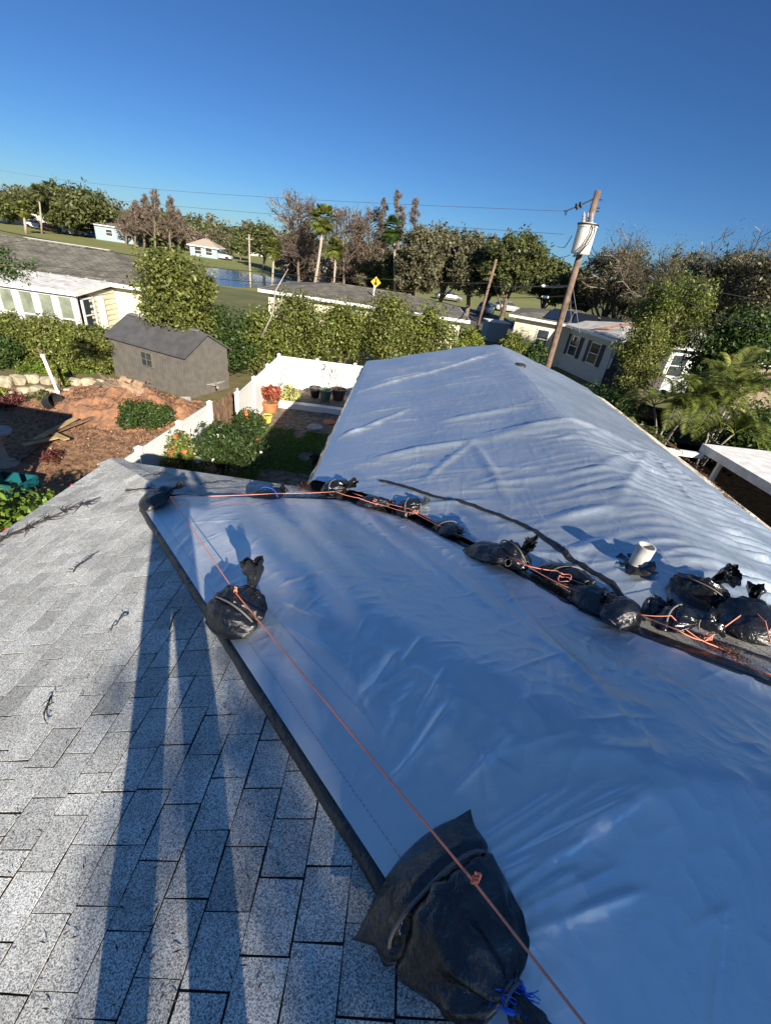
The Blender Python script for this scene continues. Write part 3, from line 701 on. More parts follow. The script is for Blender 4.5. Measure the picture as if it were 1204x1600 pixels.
# ============================================================ SANDBAGS, ROPES, PIPE ON THE ROOF
def surfz(x, y):
    z = roofz(x, y)+.03
    return z
def bag(label, seam, neck, W, T, plume=None, waist=None, seed=0, name='sandbag', group='black sandbags holding down the tarps', lift=0.0, tie=GREYR, shape=1.0, m=None, zoff=0.0, cornered=.85, neck_lift=.5):
    W *= 1.0 if seed in (3, 11, 21, 31) else 1.22; T *= 1.0 if seed in (3, 11, 21, 31) else 1.3; cornered = .95 if seed == 3 else cornered
    a0, a1 = on_roof(*seam, .03), on_roof(*neck, .03+T*.35)
    g = a0; nrm = Vector((roofz(g.x-.05, g.y)-roofz(g.x+.05, g.y), roofz(g.x, g.y-.05)-roofz(g.x, g.y+.05), .1)).normalized()
    a0 = a0+nrm*T*.12; ax = (a1-a0); L = ax.length; ax.normalize(); sd_ = nrm.cross(ax).normalized(); up_ = ax.cross(sd_)
    root = empty(name, a0, label, 'sandbag', group); nu, nv = 60, 72
    rn = random.Random(seed); ph = [rn.uniform(0, 6.28) for _ in range(8)]; r0 = .022
    # one closed surface, gathered towards the neck
    rows = []
    def ring(u):
        k = max(0.0, (u-.62)/.38); nk = math.sqrt(max(0, 1-k**2.0)) if k < 1 else 0
        w_ = (W/2)*(cornered+(1-cornered)*math.sin(math.pi*min(1, u*1.25))+.07*math.exp(-u/.06)) * nk+r0*(1-nk)
        t_ = (T/2)*(math.sin(math.pi*min(1, (u*1.02+.0)))**.55 if u < 1 else 0)*(1-k**3)+ (r0*(k**2)) + .004
        if u < .5: t_ = (T/2)*math.sin(math.pi*u)**.48+.003
        if seed == 3: w_ *= 1-.36*min(1, u*1.35)
        if waist and abs(u-waist) < .3: q = math.exp(-((u-waist)/.045)**2); w_ *= 1-.10*q; t_ *= 1-.13*q
        return w_, t_, k
    vs = []
    for i in range(nu+1):
        u = i/nu; w_, t_, k = ring(u); c0 = a0+ax*L*u; bow = W*(.11 if seed == 3 else .12)*(1-u)**2.2
        for j in range(nv):
            th = 2*math.pi*j/nv; pl = 1+(.19*k+.012*u)*math.sin(11*th+ph[0]+1.5*u)+.08*k*math.sin(19*th+ph[1])+(.03*math.exp(-((u-waist)/.16)**2)*math.sin(15*th+ph[2]) if waist else 0)
            cth, sth = math.cos(th), math.sin(th); ex = .8
            x = w_*cth*pl*(1+.10*abs(cth)**6*(1-k)); y = t_*math.copysign(abs(sth)**ex, sth)*pl*(1-.25*abs(cth)**4)
            if y < 0: y *= .35
            c = c0-ax*bow*(1-min(1, (x/(w_+1e-6))**2)); p = c+sd_*x+up_*(y+k*T*.12)
            nv3 = Vector((p.x*7+seed*3.1, p.y*7, p.z*7)); d = noise.noise(nv3)*.022*T/.2+.007*T/.2*noise.noise(nv3*3.1)
            crease = (1-abs(2*noise.noise(Vector((u*4+seed, th*2.2, 1.3)))))*.0045*T/.2*(1+2.5*k)
            vs.append(p+(sd_*cth+up_*sth)*(d*min(1, u*6)+crease*min(1, u*5)*(1 if sth > -.2 else 0)))
    b = MB(); b.v = [tuple(v) for v in vs]
    b.f = [(i*nv+j, i*nv+(j+1) % nv, (i+1)*nv+(j+1) % nv, (i+1)*nv+j) for i in range(nu) for j in range(nv)]
    b.f.append(tuple(range(nv-1, -1, -1)))
    b.build('sack', m or BAGM, root, smooth=True)
    nk_ = a1+up_*T*.12
    if plume:
        pd = Vector(plume[:3]); PL = plume[3]; PR = plume[4]; pd.normalize(); s2 = pd.orthogonal().normalized(); t2 = pd.cross(s2); n1, n2 = 16, 56; fl = plume[5] if len(plume) > 5 else .45
        bb = MB()
        for i in range(n1+1):
            u = i/n1; rr = r0*.8+(PR-r0*.8)*(u**.7); c = nk_+ax*.0+(ax*(1-u)*.35+pd*(.65+.35*u)).normalized()*PL*u+Vector((0, 0, -.25*PL*u*u))*(0 if pd.z > .5 else 1)
            for j in range(n2):
                th = 2*math.pi*j/n2; q = 1+(.06*u+.07)*math.sin(5*th+ph[2]+2.5*u)+.07*math.sin(13*th+ph[3]-3*u)
                q2 = noise.noise(Vector((math.cos(th)*1.9+seed, math.sin(th)*1.9, u*3)))*.9
                rr2 = rr*(q+q2*u)
                bb.v.append(tuple(c+s2*math.cos(th)*rr2+t2*math.sin(th)*rr2*fl+pd*(PL*.22*u*noise.noise(Vector((th*1.3, seed, 2))))))
        bb.f = [(i*n2+j, i*n2+(j+1) % n2, (i+1)*n2+(j+1) % n2, (i+1)*n2+j) for i in range(n1) for j in range(n2)]
        bb.build('gathered_neck', BLACK, root, smooth=True)
    # tie round the neck
    tb = MB(); q0 = nk_-ax*.004
    for w3 in range(2):
        tb.tube([q0+ax*.008*w3+(sd_*math.cos(t)+up_*math.sin(t))*(r0*1.25) for t in np.linspace(0, 6.4, 18)], .0045, 5)
    tb.build('neck_tie', tie, root, smooth=True)
    if waist:
        w_, t_, k = ring(waist); c = a0+ax*(L*waist-W*.03); wb_ = MB()
        skew = ax*.05*L
        wb_.tube([c+sd_*(w_*1.05+.006)*math.copysign(abs(math.cos(t))**.8, math.cos(t))+up_*((t_*1.08+.012)*abs(math.sin(t))**.8*(1 if math.sin(t) > 0 else -.3))+skew*math.cos(t) for t in np.linspace(0, 6.2832, 60)], .0055, 6)
        wb_.build('waist_rope', tie, root, smooth=True)
    return root, nk_, a0+ax*L*(waist or .5)+up_*T*.55
G_ = None
big, bn, bw = bag('largest black sandbag in the foreground, gathered with blue twine, at the shingle edge', (652, 1364), (800, 1560), .415, .24, (.45, -.9, .12, .13, .055), .36, 3)
fz = MB(); rn = random.Random(5)
for k in range(90):
    a = Vector((rn.gauss(0, 1), rn.gauss(0, .5), rn.gauss(.3, .5))).normalized(); p = bn+a*.012+Vector((rn.uniform(-.03, .03), 0, 0))
    fz.tube([p, p+a*rn.uniform(.005, .015), p+a*rn.uniform(.015, .032)+Vector((rn.uniform(-.012, .012), rn.uniform(-.012, .012), 0))], .0013, 3)
fz.tube([bn+Vector((math.cos(t)*.03, math.sin(t)*.03, .004*math.sin(3*t))) for t in np.linspace(0, 6.3, 20)], .006, 5)
fz.build('blue_twine', BLUE_R, big)
b2, b2n, b2w = bag('round black sandbag on the tarp edge with its tied neck standing up like a flag', (352, 992), (398, 926), .31, .25, (-.02, .12, 1, .19, .06, .35), .45, 11)
b3, b3n, b3w = bag('black sandbag at the far left corner of the near tarp', (226, 794), (270, 768), .30, .17, (.5, .5, .4, .13, .07), None, 21)
b4, b4n, b4w = bag('small black sandbag halfway along the far edge of the near tarp', (404, 782), (436, 770), .26, .15, (.5, .2, .4, .08, .05), .5, 31, tie=BLUE_R)
specs = [
 ('crumpled black sandbag at the inner corner where the two roofs meet', (508, 772), (543, 766), .26, .19, (.3, -.3, .6, .12, .09), .5),
 ('low dull sandbag second from the inner roof corner', (562, 790), (606, 790), .20, .14, (.4, -.2, .4, .07, .04), None),
 ('flattened sandbag third from the inner roof corner, leaves beside it', (622, 800), (658, 792), .20, .14, (.5, .2, .7, .10, .05), .5),
 ('smooth grey-black sandbag midway along the valley, on its side', (742, 866), (792, 884), .24, .16, None, None),
 ('shiny crumpled bag standing upright midway along the valley', (790, 888), (815, 868), .26, .24, (.1, -.3, .6, .12, .09), .5),
 ('long dark sandbag behind orange rope loops, between the upright bag and the twin bags', (850, 895), (915, 918), .26, .14, (.6, -.3, .3, .06, .04), .6),
 ('left half of the pair of matte sandbags beside the valley strap', (912, 955), (948, 935), .22, .15, None, None),
 ('right half of the pair of matte sandbags, plump with a pale seam', (982, 985), (945, 948), .22, .17, (-.2, .6, .6, .06, .04), None),
 ('glossy crumpled sandbag lying low just before the bare shingles', (1030, 975), (1092, 982), .26, .16, (.7, -.1, .5, .10, .07), .5),
 ('small dark sandbag sunk among leaves, fourth from the inner roof corner', (686, 826), (716, 838), .18, .13, None, .5),
 ('limp dark sandbag squeezed between the matte pair and the glossy bags', (1008, 962), (1040, 958), .18, .15, (.3, .3, .6, .07, .05), .5),
 ('tall glossy crumpled sandbag on the far side of the valley, near the pipe', (1085, 950), (1108, 915), .28, .26, (.3, -.3, .7, .16, .12), .5),
 ('bulging sunlit sandbag resting on bare shingles at the right edge', (1152, 1000), (1172, 950), .27, .20, (-.1, .3, .9, .12, .10), None)]
tops = {}
for i, (lab, s_, n_, W_b, T_b, pl_, wst) in enumerate(specs):
    r_, nn_, tt_ = bag(lab, s_, n_, W_b, T_b, pl_, wst, 40+i*7, m=BAGM if i not in (4, 8, 11) else BLACK); tops[i] = (nn_, tt_)
def rope(label, pts, r, m, name='rope', group=None, sag=0.0, loops=None):
    P = []
    for a, b in zip(pts[:-1], pts[1:]):
        n = 8
        for i in range(n): t = i/n; P.append(a.lerp(b, t)-Vector((0, 0, sag*4*t*(1-t))))
    P.append(pts[-1]); b_ = MB(); b_.tube(P, r, 6)
    for c, rr in (loops or []):
        rn = random.Random(int(c.x*100)); b_.tube([c+Vector((rr*math.cos(t)*(1+.2*math.sin(2*t)), rr*math.sin(t), .01*math.sin(3*t)+.004*t)) for t in np.linspace(0, 8.5, 30)], r*.8, 5)
    o = b_.build(name, m, smooth=True); tag(o, label, 'rope', group or 'orange ropes tying the sandbags together'); return o
def rp_(px, py, off=.1): return on_roof(px, py, off)
pA = on_roof(266, 776, .17); pB = b2w+Vector((0, 0, .02)); pB = on_roof(368, 926, .21); pC = on_roof(740, 1378, .27); pD = pC+(pC-pB)*.75
pD = on_roof(914, 1602, .20); pD2 = pD+(pD-pC)*.6
rope('long taut orange rope from the far corner bag over the largest bag', [pA, pB, pC, pD, pD2], .0034, ORANGE_R, loops=[(pB, .007), (pC, .008)])
rope('orange rope stretched along the far edge of the near tarp', [pA, on_roof(430, 771, .13), on_roof(524, 768, .16)], .0035, ORANGE_R, sag=.008)
rope('tangled orange rope running down the valley over every bag', [on_roof(524, 768, .16), on_roof(560, 778, .15), on_roof(600, 790, .12), on_roof(650, 803, .14), on_roof(740, 846, .12), on_roof(808, 874, .2), on_roof(880, 915, .14), on_roof(955, 938, .15), on_roof(1060, 985, .14), on_roof(1098, 1001, .06)], .0032, ORANGE_R, sag=.01,
     loops=[(on_roof(585, 785, .13), .018), (on_roof(648, 803, .15), .022), (on_roof(880, 907, .15), .04), (on_roof(955, 938, .16), .012)])
rope('second orange strand beside the first, over the valley bags', [on_roof(550, 770, .15), on_roof(640, 795, .14), on_roof(735, 835, .12), on_roof(812, 880, .18), on_roof(870, 892, .16), on_roof(910, 912, .14), on_roof(990, 958, .12), on_roof(1048, 962, .16), on_roof(1100, 1003, .06)], .0028, ORANGE_R, sag=.012)
rope('orange rope rising from the shingles over the glossy bag at right', [on_roof(1100, 1002, .06), on_roof(1172, 950, .22), on_roof(1195, 972, .2), on_roof(1203, 1005, .12), on_roof(1215, 1030, .03)], .0036, ORANGE_R, loops=[(on_roof(1103, 1000, .05), .02)])
rope('frayed orange rope end trailing over the bare shingles', [on_roof(1100, 1003, .05), on_roof(1130, 1015, .02), on_roof(1160, 1040, .015), on_roof(1215, 1058, .015)], .0035, ORANGE_R)
rope('pale loop of cord standing over the long dark sandbag', [on_roof(838, 890, .02), on_roof(848, 872, .09), on_roof(862, 878, .10), on_roof(868, 898, .05)], .003, mat('pale_cord', (.5, .48, .5), .6), group='pale cords')
# vent pipe with torn black boot
pv = on_roof(990, 888, .075); vroot = empty('vent_pipe', pv, 'short white painted vent pipe poking through the silver tarp', 'pipe')
axp = Vector((.03, .0, 1)).normalized()
MB().lathe([(.062, -.03), (.062, .215), (.052, .215), (.052, .02), (.001, .02)], pv, 28, axp).build('pipe', mat('chalky_white', (.50, .50, .48), .6, var=.2, vscale=14), vroot, smooth=False)
rn = random.Random(2); bt = MB()
for i in range(14):
    a = 6.283*i/14; d = Vector((math.cos(a), math.sin(a), 0)); r1 = .07; r2 = rn.uniform(.09, .17)
    def q(rr, aa, h): x = pv.x+math.cos(aa)*rr; y = pv.y+math.sin(aa)*rr; return Vector((x, y, roofz(x, y)+.085+h))
    a2 = a+.5
    bt.add([q(.064, a, .05), q(.064, a2, .05), q(r1+.01, a2, .02+rn.uniform(0, .02)), q(r1+.01, a, .02), q(r2, a+.05, rn.uniform(.0, .06)), q(r2*.95, a2, rn.uniform(0, .05))], [(0, 1, 2, 3), (3, 2, 5, 4)])
bt.build('rubber_boot', BLACK, vroot, smooth=True)
pc = on_roof(812, 572, .055)
cp = MB().lathe([(.12, -.04), (.12, .03), (.10, .05), (.0, .055)], pc, 16).build('roof_vent', DKMETAL); tag(cp, 'small dark round vent near the far peak of the silver tarp', 'vent')
# ---- debris: leaf litter, twigs
def litter(name, label, pts, n, spread, size, m, seed, off=.012, cat='leaf litter'):
    rs = np.random.RandomState(seed); P = []; 
    for k in range(n):
        a = pts[rs.randint(len(pts)-1) if len(pts) > 1 else 0]; i = pts.index(a); b = pts[min(i+1, len(pts)-1)]; t = rs.rand()
        px, py = a[0]+(b[0]-a[0])*t, a[1]+(b[1]-a[1])*t; q = on_roof(px, py, off)
        x, y = q.x+rs.normal()*spread, q.y+rs.normal()*spread; P.append((x, y, roofz(x, y)+off+abs(rs.normal())*.012))
    P = np.array(P); o = quads_mesh(name, leaves_at(P, np.tile([0, 0, 1.], (n, 1)), size, rs, .22, .5), m); tag(o, label, cat, kind='stuff'); return o
DEAD = mat('dead_leaf', (.10, .055, .03), .9, island=.5, hue=.01)
litter('leaf_litter', 'dead brown leaves piled where the two roofs meet', [(478, 766), (492, 758), (520, 768)], 1500, .07, .018, DEAD, 1)
litter('leaf_litter', 'dead leaves strewn along the valley between the tarps', [(560, 790), (650, 820), (740, 862), (830, 905), (910, 948)], 1500, .035, .014, DEAD, 2, .03)
litter('leaf_litter', 'red-brown pine needles beside the bare shingles at right', [(1098, 998), (1130, 1015), (1150, 1030)], 380, .05, .012, mat('needles', (.14, .055, .03), .9, island=.5), 3)
litter('leaf_litter', 'loose debris along the right eave of the long roof', [(850, 572), (905, 602), (945, 632), (1040, 690), (1056, 702), (1130, 772), (1160, 800), (1190, 830)], 1600, .07, .028, DEAD, 4, .04)
# wind-blown twigs on the shingles
rn = random.Random(9)
TW = mat('dark_twig', (.035, .028, .024), .9)
def twig(px, py, L, n, seed, label, r=.0035):
    rn = random.Random(seed); c = on_roof(px, py, .012); b = MB(); a0 = rn.uniform(0, 6.28)
    def pt(x, y, h): return Vector((x, y, roofz(x, y)+.010+h))
    a = a0; x, y = c.x-math.cos(a0)*L/2, c.y-math.sin(a0)*L/2; P = [pt(x, y, .003)]
    for i in range(6): a += rn.uniform(-.35, .35); x += math.cos(a)*L/6; y += math.sin(a)*L/6; P.append(pt(x, y, rn.uniform(.002, .018)))
    b.tube(P, [r*(1.3-.15*i) for i in range(7)], 5)
    for k in range(n):
        i = rn.randint(0, 5); q = P[i]; aa = a0+rn.uniform(-2.2, 2.2); l = L*rn.uniform(.05, .22); R_ = [q]; xx, yy = q.x, q.y
        for s in range(3): aa += rn.uniform(-.5, .5); xx += math.cos(aa)*l/3; yy += math.sin(aa)*l/3; R_.append(pt(xx, yy, rn.uniform(0, .02)))
        b.tube(R_, [r*.7, r*.55, r*.45, r*.3], 4)
    o = b.build('twig', TW); tag(o, label, 'twig', 'twigs blown onto the shingles'); return o
twig(75, 815, .95, 70, 1, 'largest dead twig cluster, low on the left shingles near the eave', .006)
twig(225, 768, .5, 14, 2, 'dark twig lying on the hip just left of the corner sandbag', .005)
twig(240, 742, .45, 12, 3, 'twig caught on the far tip of the hip')
twig(330, 752, .45, 10, 4, 'long thin twig on the far slope before the courtyard')
twig(178, 972, .16, 6, 5, 'small twig at mid height between the left edge and the shadow')
twig(65, 1115, .2, 8, 6, 'curled twig low on the left shingles')
twig(120, 880, .25, 20, 7, 'forked twig below the largest dead twig cluster')
twig(280, 965, .18, 5, 8, 'twig lying inside the long shadow')
rs = np.random.RandomState(77)
P = []
for k in range(230):
    px, py = rs.uniform(0, 420), 740+850*rs.rand()**1.6; q = on_roof(px, py, .012)
    if q.x < XC or q.y > YC or px > 190+(py-740)*.5: continue
    P.append(q)
P = np.array([tuple(p) for p in P]); o = quads_mesh('roof_debris', leaves_at(P, np.tile([0, 0, 1.], (len(P), 1)), .010, rs, .2, .06), TW); tag(o, 'scattered dark crumbs of bark on the shingles', 'debris', kind='stuff')

# ============================================================ PHOTOGRAPHER (behind the lens, casts the long shadow)
def person():
    fx, fy = -.095, -.27; z0 = roofz(fx, fy)
    J = {'pel': (0, 0, .95), 'sp': (0, .0, 1.2), 'ch': (0, -.02, 1.38), 'nk': (0, .0, 1.5), 'hd': (0, .02, 1.62), 'ht': (0, .0, 1.74),
         'lh': (-.085, 0, .90), 'lk': (-.118, .03, .50), 'la': (-.135, -.02, .08), 'lt': (-.12, .11, .04),
         'rh': (.085, 0, .90), 'rk': (.118, .03, .50), 'ra': (.135, -.02, .08), 'rt': (.12, .11, .04),
         'ls': (-.19, 0, 1.42), 'le': (-.27, .10, 1.30), 'lw': (-.06, .16, 1.52), 'rs': (.19, 0, 1.42), 're': (.30, .08, 1.32), 'rw': (.17, .16, 1.55),
         'lha': (-.02, .18, 1.58), 'rha': (.15, .19, 1.62)}
    Rr = {'pel': .15, 'sp': .135, 'ch': .15, 'nk': .06, 'hd': .095, 'ht': .07, 'lh': .10, 'lk': .078, 'la': .07, 'lt': .04, 'rh': .10, 'rk': .078, 'ra': .07, 'rt': .04,
          'ls': .062, 'le': .045, 'lw': .03, 'rs': .062, 're': .045, 'rw': .03, 'lha': .03, 'rha': .03}
    E_ = [('pel', 'sp'), ('sp', 'ch'), ('ch', 'nk'), ('nk', 'hd'), ('hd', 'ht'), ('pel', 'lh'), ('lh', 'lk'), ('lk', 'la'), ('la', 'lt'), ('pel', 'rh'), ('rh', 'rk'), ('rk', 'ra'), ('ra', 'rt'),
          ('ch', 'ls'), ('ls', 'le'), ('le', 'lw'), ('lw', 'lha'), ('ch', 'rs'), ('rs', 're'), ('re', 'rw'), ('rw', 'rha')]
    K = list(J); me = bpy.data.meshes.new('person')
    me.from_pydata([(fx+J[k][0], fy+J[k][1]-(.12 if J[k][2] > 1.4 else 0), z0+J[k][2]*.985) for k in K], [(K.index(a), K.index(b)) for a, b in E_], [])
    o = bpy.data.objects.new('person', me); COL.objects.link(o); me.materials.append(mat('dark_clothes', (.05, .055, .07), .9))
    md = o.modifiers.new('skin', 'SKIN'); sv = me.skin_vertices[0].data if me.skin_vertices else None
    if sv is None:
        bm = bmesh.new(); bm.from_mesh(me); bm.verts.layers.skin.verify(); bm.to_mesh(me); bm.free(); sv = me.skin_vertices[0].data
    for i, k in enumerate(K): sv[i].radius = (Rr[k], Rr[k]); sv[i].use_root = (k == 'pel')
    o.modifiers.new('sub', 'SUBSURF').levels = 1
    tag(o, 'person in dark clothes standing on the shingles taking the picture', 'person')
person()
# ============================================================ COURTYARD AND FENCES
def vinyl(p0, p1, h, label, npan, group='white vinyl fence', caps=True):
    p0, p1 = Vector((*p0, 0)), Vector((*p1, 0)); d = (p1-p0); L = d.length; d.normalize(); root = empty('vinyl_fence', p0, label, 'fence', group)
    for k in range(npan+1):
        q = p0+d*L*k/npan; b = MB().box(q+Vector((0, 0, h/2+.03)), (.11, .11, h+.06), math.atan2(d.y, d.x)); c = q+Vector((0, 0, h+.06))
        b.build('post', VINYL, root); r = .075; MB().add([c+Vector((x*r, y*r, 0)) for x, y in ((-1, -1), (1, -1), (1, 1), (-1, 1))]+[c+Vector((0, 0, .05))], [(3, 2, 1, 0), (0, 1, 4), (1, 2, 4), (2, 3, 4), (3, 0, 4)]).build('post_cap', VINYL, root)
    rz = math.atan2(d.y, d.x)
    for k in range(npan):
        a = p0+d*(L*k/npan+.06); b2_ = p0+d*(L*(k+1)/npan-.06); m_ = (a+b2_)/2; ll = (b2_-a).length; b = MB()
        b.box(m_+Vector((0, 0, h-.05)), (ll, .05, .10), rz); b.box(m_+Vector((0, 0, .10)), (ll, .05, .14), rz)
        n = int(ll/.15); wv = ll/n
        for i in range(n): b.box(a+d*wv*(i+.5)+Vector((0, 0, h/2)), (wv-.006, .022, h-.25), rz)
        b.build('panel', VINYL, root)
    return root
FH = 1.5
vinyl((-5.50, 4.9), (-5.22, 11.7), FH, 'white vinyl fence running along the left of the courtyard to the brown gate', 4)
vinyl((-4.85, 12.85), (-5.1, 18.5), FH, 'white vinyl fence between the brown gate and the far corner', 3)
vinyl((-5.1, 18.52), (-.3, 19.0), FH, 'white vinyl fence closing the far end of the courtyard', 3)
wf = empty('wooden_fence', (-5.2, 11.9, 0), 'brown wooden fence section with vertical boards between the white fences', 'fence')
for k in range(15):
    y = 11.85+k*.148; MB().box((-5.22+.01*rn.uniform(-1, 1), y, .70+rn.uniform(-.02, .02)), (.02, .138, 1.4)).build('board', WOOD, wf)
MB().box((-5.18, 12.9, .45), (.04, 2.2, .09)).build('rail', WOOD, wf); MB().box((-5.18, 12.9, 1.15), (.04, 2.2, .09)).build('rail', WOOD, wf)
# gate leaf leaning open
gt = empty('gate_brace', (-4.9, 12.9, 0), 'white diagonal brace fixed to the post beside the brown fence', 'brace'); MB().beam((-4.9, 12.95, 1.15), (-5.15, 13.7, 1.4), .05, .05).build('arm', VINYL, gt); MB().beam((-5.15, 13.7, 1.4), (-5.1, 13.9, .95), .04, .04).build('strut', VINYL, gt)
# wall ornament: round black ring with hanging tails
pr = atY(502, 572, 18.75); wo = MB()
wo.tube([pr+Vector((math.cos(t)*.15, -.03, math.sin(t)*.15)) for t in np.linspace(0, 6.2832, 24)], .035, 6); wo.tube([pr+Vector((-.04, -.03, -.15)), pr+Vector((-.05, -.04, -.75))], .018, 5); wo.tube([pr+Vector((.05, -.03, -.15)), pr+Vector((.05, -.04, -.8))], .018, 5)
tag(wo.build('wall_ornament', DKMETAL, smooth=True), 'round dark ornament hanging on the far white fence', 'ornament')
# raised bed boards (white) and bench
rb = empty('raised_bed', (-2.4, 16.6, 0), 'low raised bed edged with white boards at the far end of the courtyard', 'raised bed')
q0, q1 = at(435, 637), at(534, 650)
q0 = Vector((q0.x, q0.y, 0)); q1 = Vector((-.6, q1.y+.15, 0))
MB().beam(q0+Vector((0, 0, .12)), q1+Vector((0, 0, .12)), .05, .24).build('front_board', WHITE, rb)
MB().beam(q0+Vector((0, .14, .22)), q1+Vector((0, .14, .22)), .30, .03).build('cap_board', WHITE, rb)
MB().box(((q0.x+q1.x)/2, (q0.y+18.7)/2+.2, .1), (q1.x-q0.x, 18.4-q0.y, .18)).build('soil', DIRT, rb)
bh = empty('garden_bench', at(468, 615), 'small sunlit cream bench against the far fence', 'bench'); c = bh.location
MB().box(c+Vector((0, .9, .45)), (1.0, .36, .05)).build('seat', CREAM, bh); MB().box(c+Vector((0, 1.08, .68)), (1.0, .04, .25)).build('backrest', CREAM, bh)
for sx in (-.42, .42): MB().box(c+Vector((sx, .9, .22)), (.06, .3, .42)).build('leg', CREAM, bh)
def pot(label, p, r, h, m, group='courtyard plant pots', plant=None):
    root = empty('plant_pot', p, label, 'plant pot', group)
    MB().lathe([(.001, 0), (r*.68, 0), (r*.95, h*.85), (r*1.06, h*.86), (r*1.06, h), (r*.92, h), (r*.88, h*.85)], p, 22).build('pot', m, root, smooth=False)
    MB().lathe([(.001, h*.86), (r*.89, h*.86)], p, 22).build('soil', DIRT, root)
    return root
def sticks(root, p, n, h, seed, m, r=.01):
    rn = random.Random(seed); b = MB()
    for k in range(n): branchy(b, Vector(p), Vector((rn.uniform(-.7, .7), rn.uniform(-.5, .5), 1)), h*rn.uniform(.7, 1.1), r, 1, rn, 0, .5, 3)
    b.build('stems', m, root)
G1 = mat('green_glaze', (.10, .16, .11), .4); G2 = mat('dark_pot', (.025, .025, .027), .5); G3 = mat('brown_pot', (.09, .055, .04), .7)
def on_bed(px, py, z=.2): p = at(px, py, z); return p
pot('black plant pot on the raised bed, leftmost of the three in shade', on_bed(492, 620), .24, .42, G2)
pg_ = pot('green glazed tapered pot between the black and the brown pot', on_bed(508, 625), .26, .46, G1)
pb = pot('wide brown pot with bare branching stems, rightmost of the three', on_bed(528, 624), .32, .46, G3); sticks(pb, pb.location+Vector((0, 0, .4)), 5, 1.0, 3, TW, .014)
sticks(pg_, pg_.location+Vector((0, 0, .4)), 3, .9, 6, TW, .012)
po = pot('terracotta pot under the red croton', at(422, 643), .30, .38, TERRA)
pyel = pot('yellow plastic pot in front of the croton', at(418, 660), .17, .28, mat('yellow_pot', (.62, .50, .10), .6))
def bush(name, label, c, rx, rz, n, size, leaf, seed, cat='shrub', group=None, asp=.45, stems=True, nc=16, flowers=None, cr=.33):
    rs = np.random.RandomState(seed); c = Vector(c); root = empty(name, c, label, cat, group)
    cl, rad = crown_clumps((c.x, c.y, c.z+rz), rx, rx*.85, rz, nc, rs, cr)
    quads_mesh('foliage', crown_mesh(cl, rad, n, size, rs, asp), leaf, root)
    if stems:
        b = MB(); rn = random.Random(seed)
        for k in range(6): q = Vector(cl[k]); b.tube([c, c.lerp(q, .5)+Vector((rn.uniform(-.1, .1)*rx, 0, 0)), q], [.03*rz, .02*rz, .008], 4, cap=False)
        b.build('stems', BARK, root)
    if flowers:
        fm, fn, fs = flowers; P = []
        for k in range(fn):
            i = rs.randint(nc); d = rs.normal(0, 1, 3); d[1] = -abs(d[1]); d[2] = abs(d[2])*.7; d /= np.linalg.norm(d); P.append(cl[i]+d*rad[i]*1.12)
        
        for q_ in P: Z = np.tile(q_, (6, 1))+rs.normal(0, fs*.35, (6, 3)); quads_mesh('flower', leaves_at(Z, rs.normal(0, 1, (6, 3)), fs*.8, rs, .8), fm, root)
    return root
CROT = leafm('croton_leaf', (.28, .085, .04), .6, .03)
bush('croton', 'red and orange croton plant in the terracotta pot', po.location+Vector((0, 0, .3)), .48, .42, 1100, .075, CROT, 4)
bush('bromeliad', 'pale yellow spiky plant right of the red croton', at(452, 632), .45, .36, 420, .20, leafm('spiky_leaf', (.42, .42, .16)), 5, asp=.12)
dd = empty('dead_shrub', at(430, 620), 'leafless pale shrub in front of the white corner post', 'shrub'); sticks(dd, dd.location, 8, 1.3, 8, BARKP, .014)
FLW = mat('white_flower', (.75, .72, .70), .7); FLR = mat('red_flower', (.55, .04, .07), .6); FLO = mat('orange_flower', (.75, .17, .06), .6)
hc = at(330, 735)
bush('hibiscus', 'large dark green hibiscus with pale flowers inside the white fence', (-4.3, 10.1, 0), 1.02, .95, 8000, .050, leafm('leaf_hibiscus', (.035, .062, .016)), 6, nc=30, flowers=(FLW, 7, .04))
bush('hibiscus', 'lighter hibiscus with orange blossoms nearest the near end of the fence', (-4.85, 9.2, 0), .55, .85, 3500, .05, L_HEDGE, 7, nc=14, flowers=(FLO, 7, .06))
bush('shrub', 'upright leafy shrub beside the white gate post', (-4.35, 12.6, 0), .55, .65, 3000, .045, L_DARK, 8, nc=14, flowers=(FLO, 3, .07))
bush('small_plant', 'small pale plant at the foot of the croton', at(402, 672), .38, .26, 900, .04, L_YEL, 9)
sts = MB()
tag(MB().lathe([(.0, .045), (.27, .045), (.30, .02), (.30, .0)], at(492, 668, .02), 12).build('stepping_stone', CONC), 'flat stepping stone in the shaded courtyard', 'stepping stone', 'stepping stones')
tag(MB().lathe([(.0, .045), (.24, .045), (.27, .02), (.27, .0)], at(515, 660, .02), 10).build('stepping_stone', TERRA), 'reddish stepping stone further from the camera', 'stepping stone', 'stepping stones')
tag(MB().lathe([(.0, .05), (.24, .05), (.27, .02), (.27, .0)], at(395, 690, .02), 10).build('stepping_stone', TERRA), 'red paving disc beside the shrub, in sun', 'stepping stone', 'stepping stones')
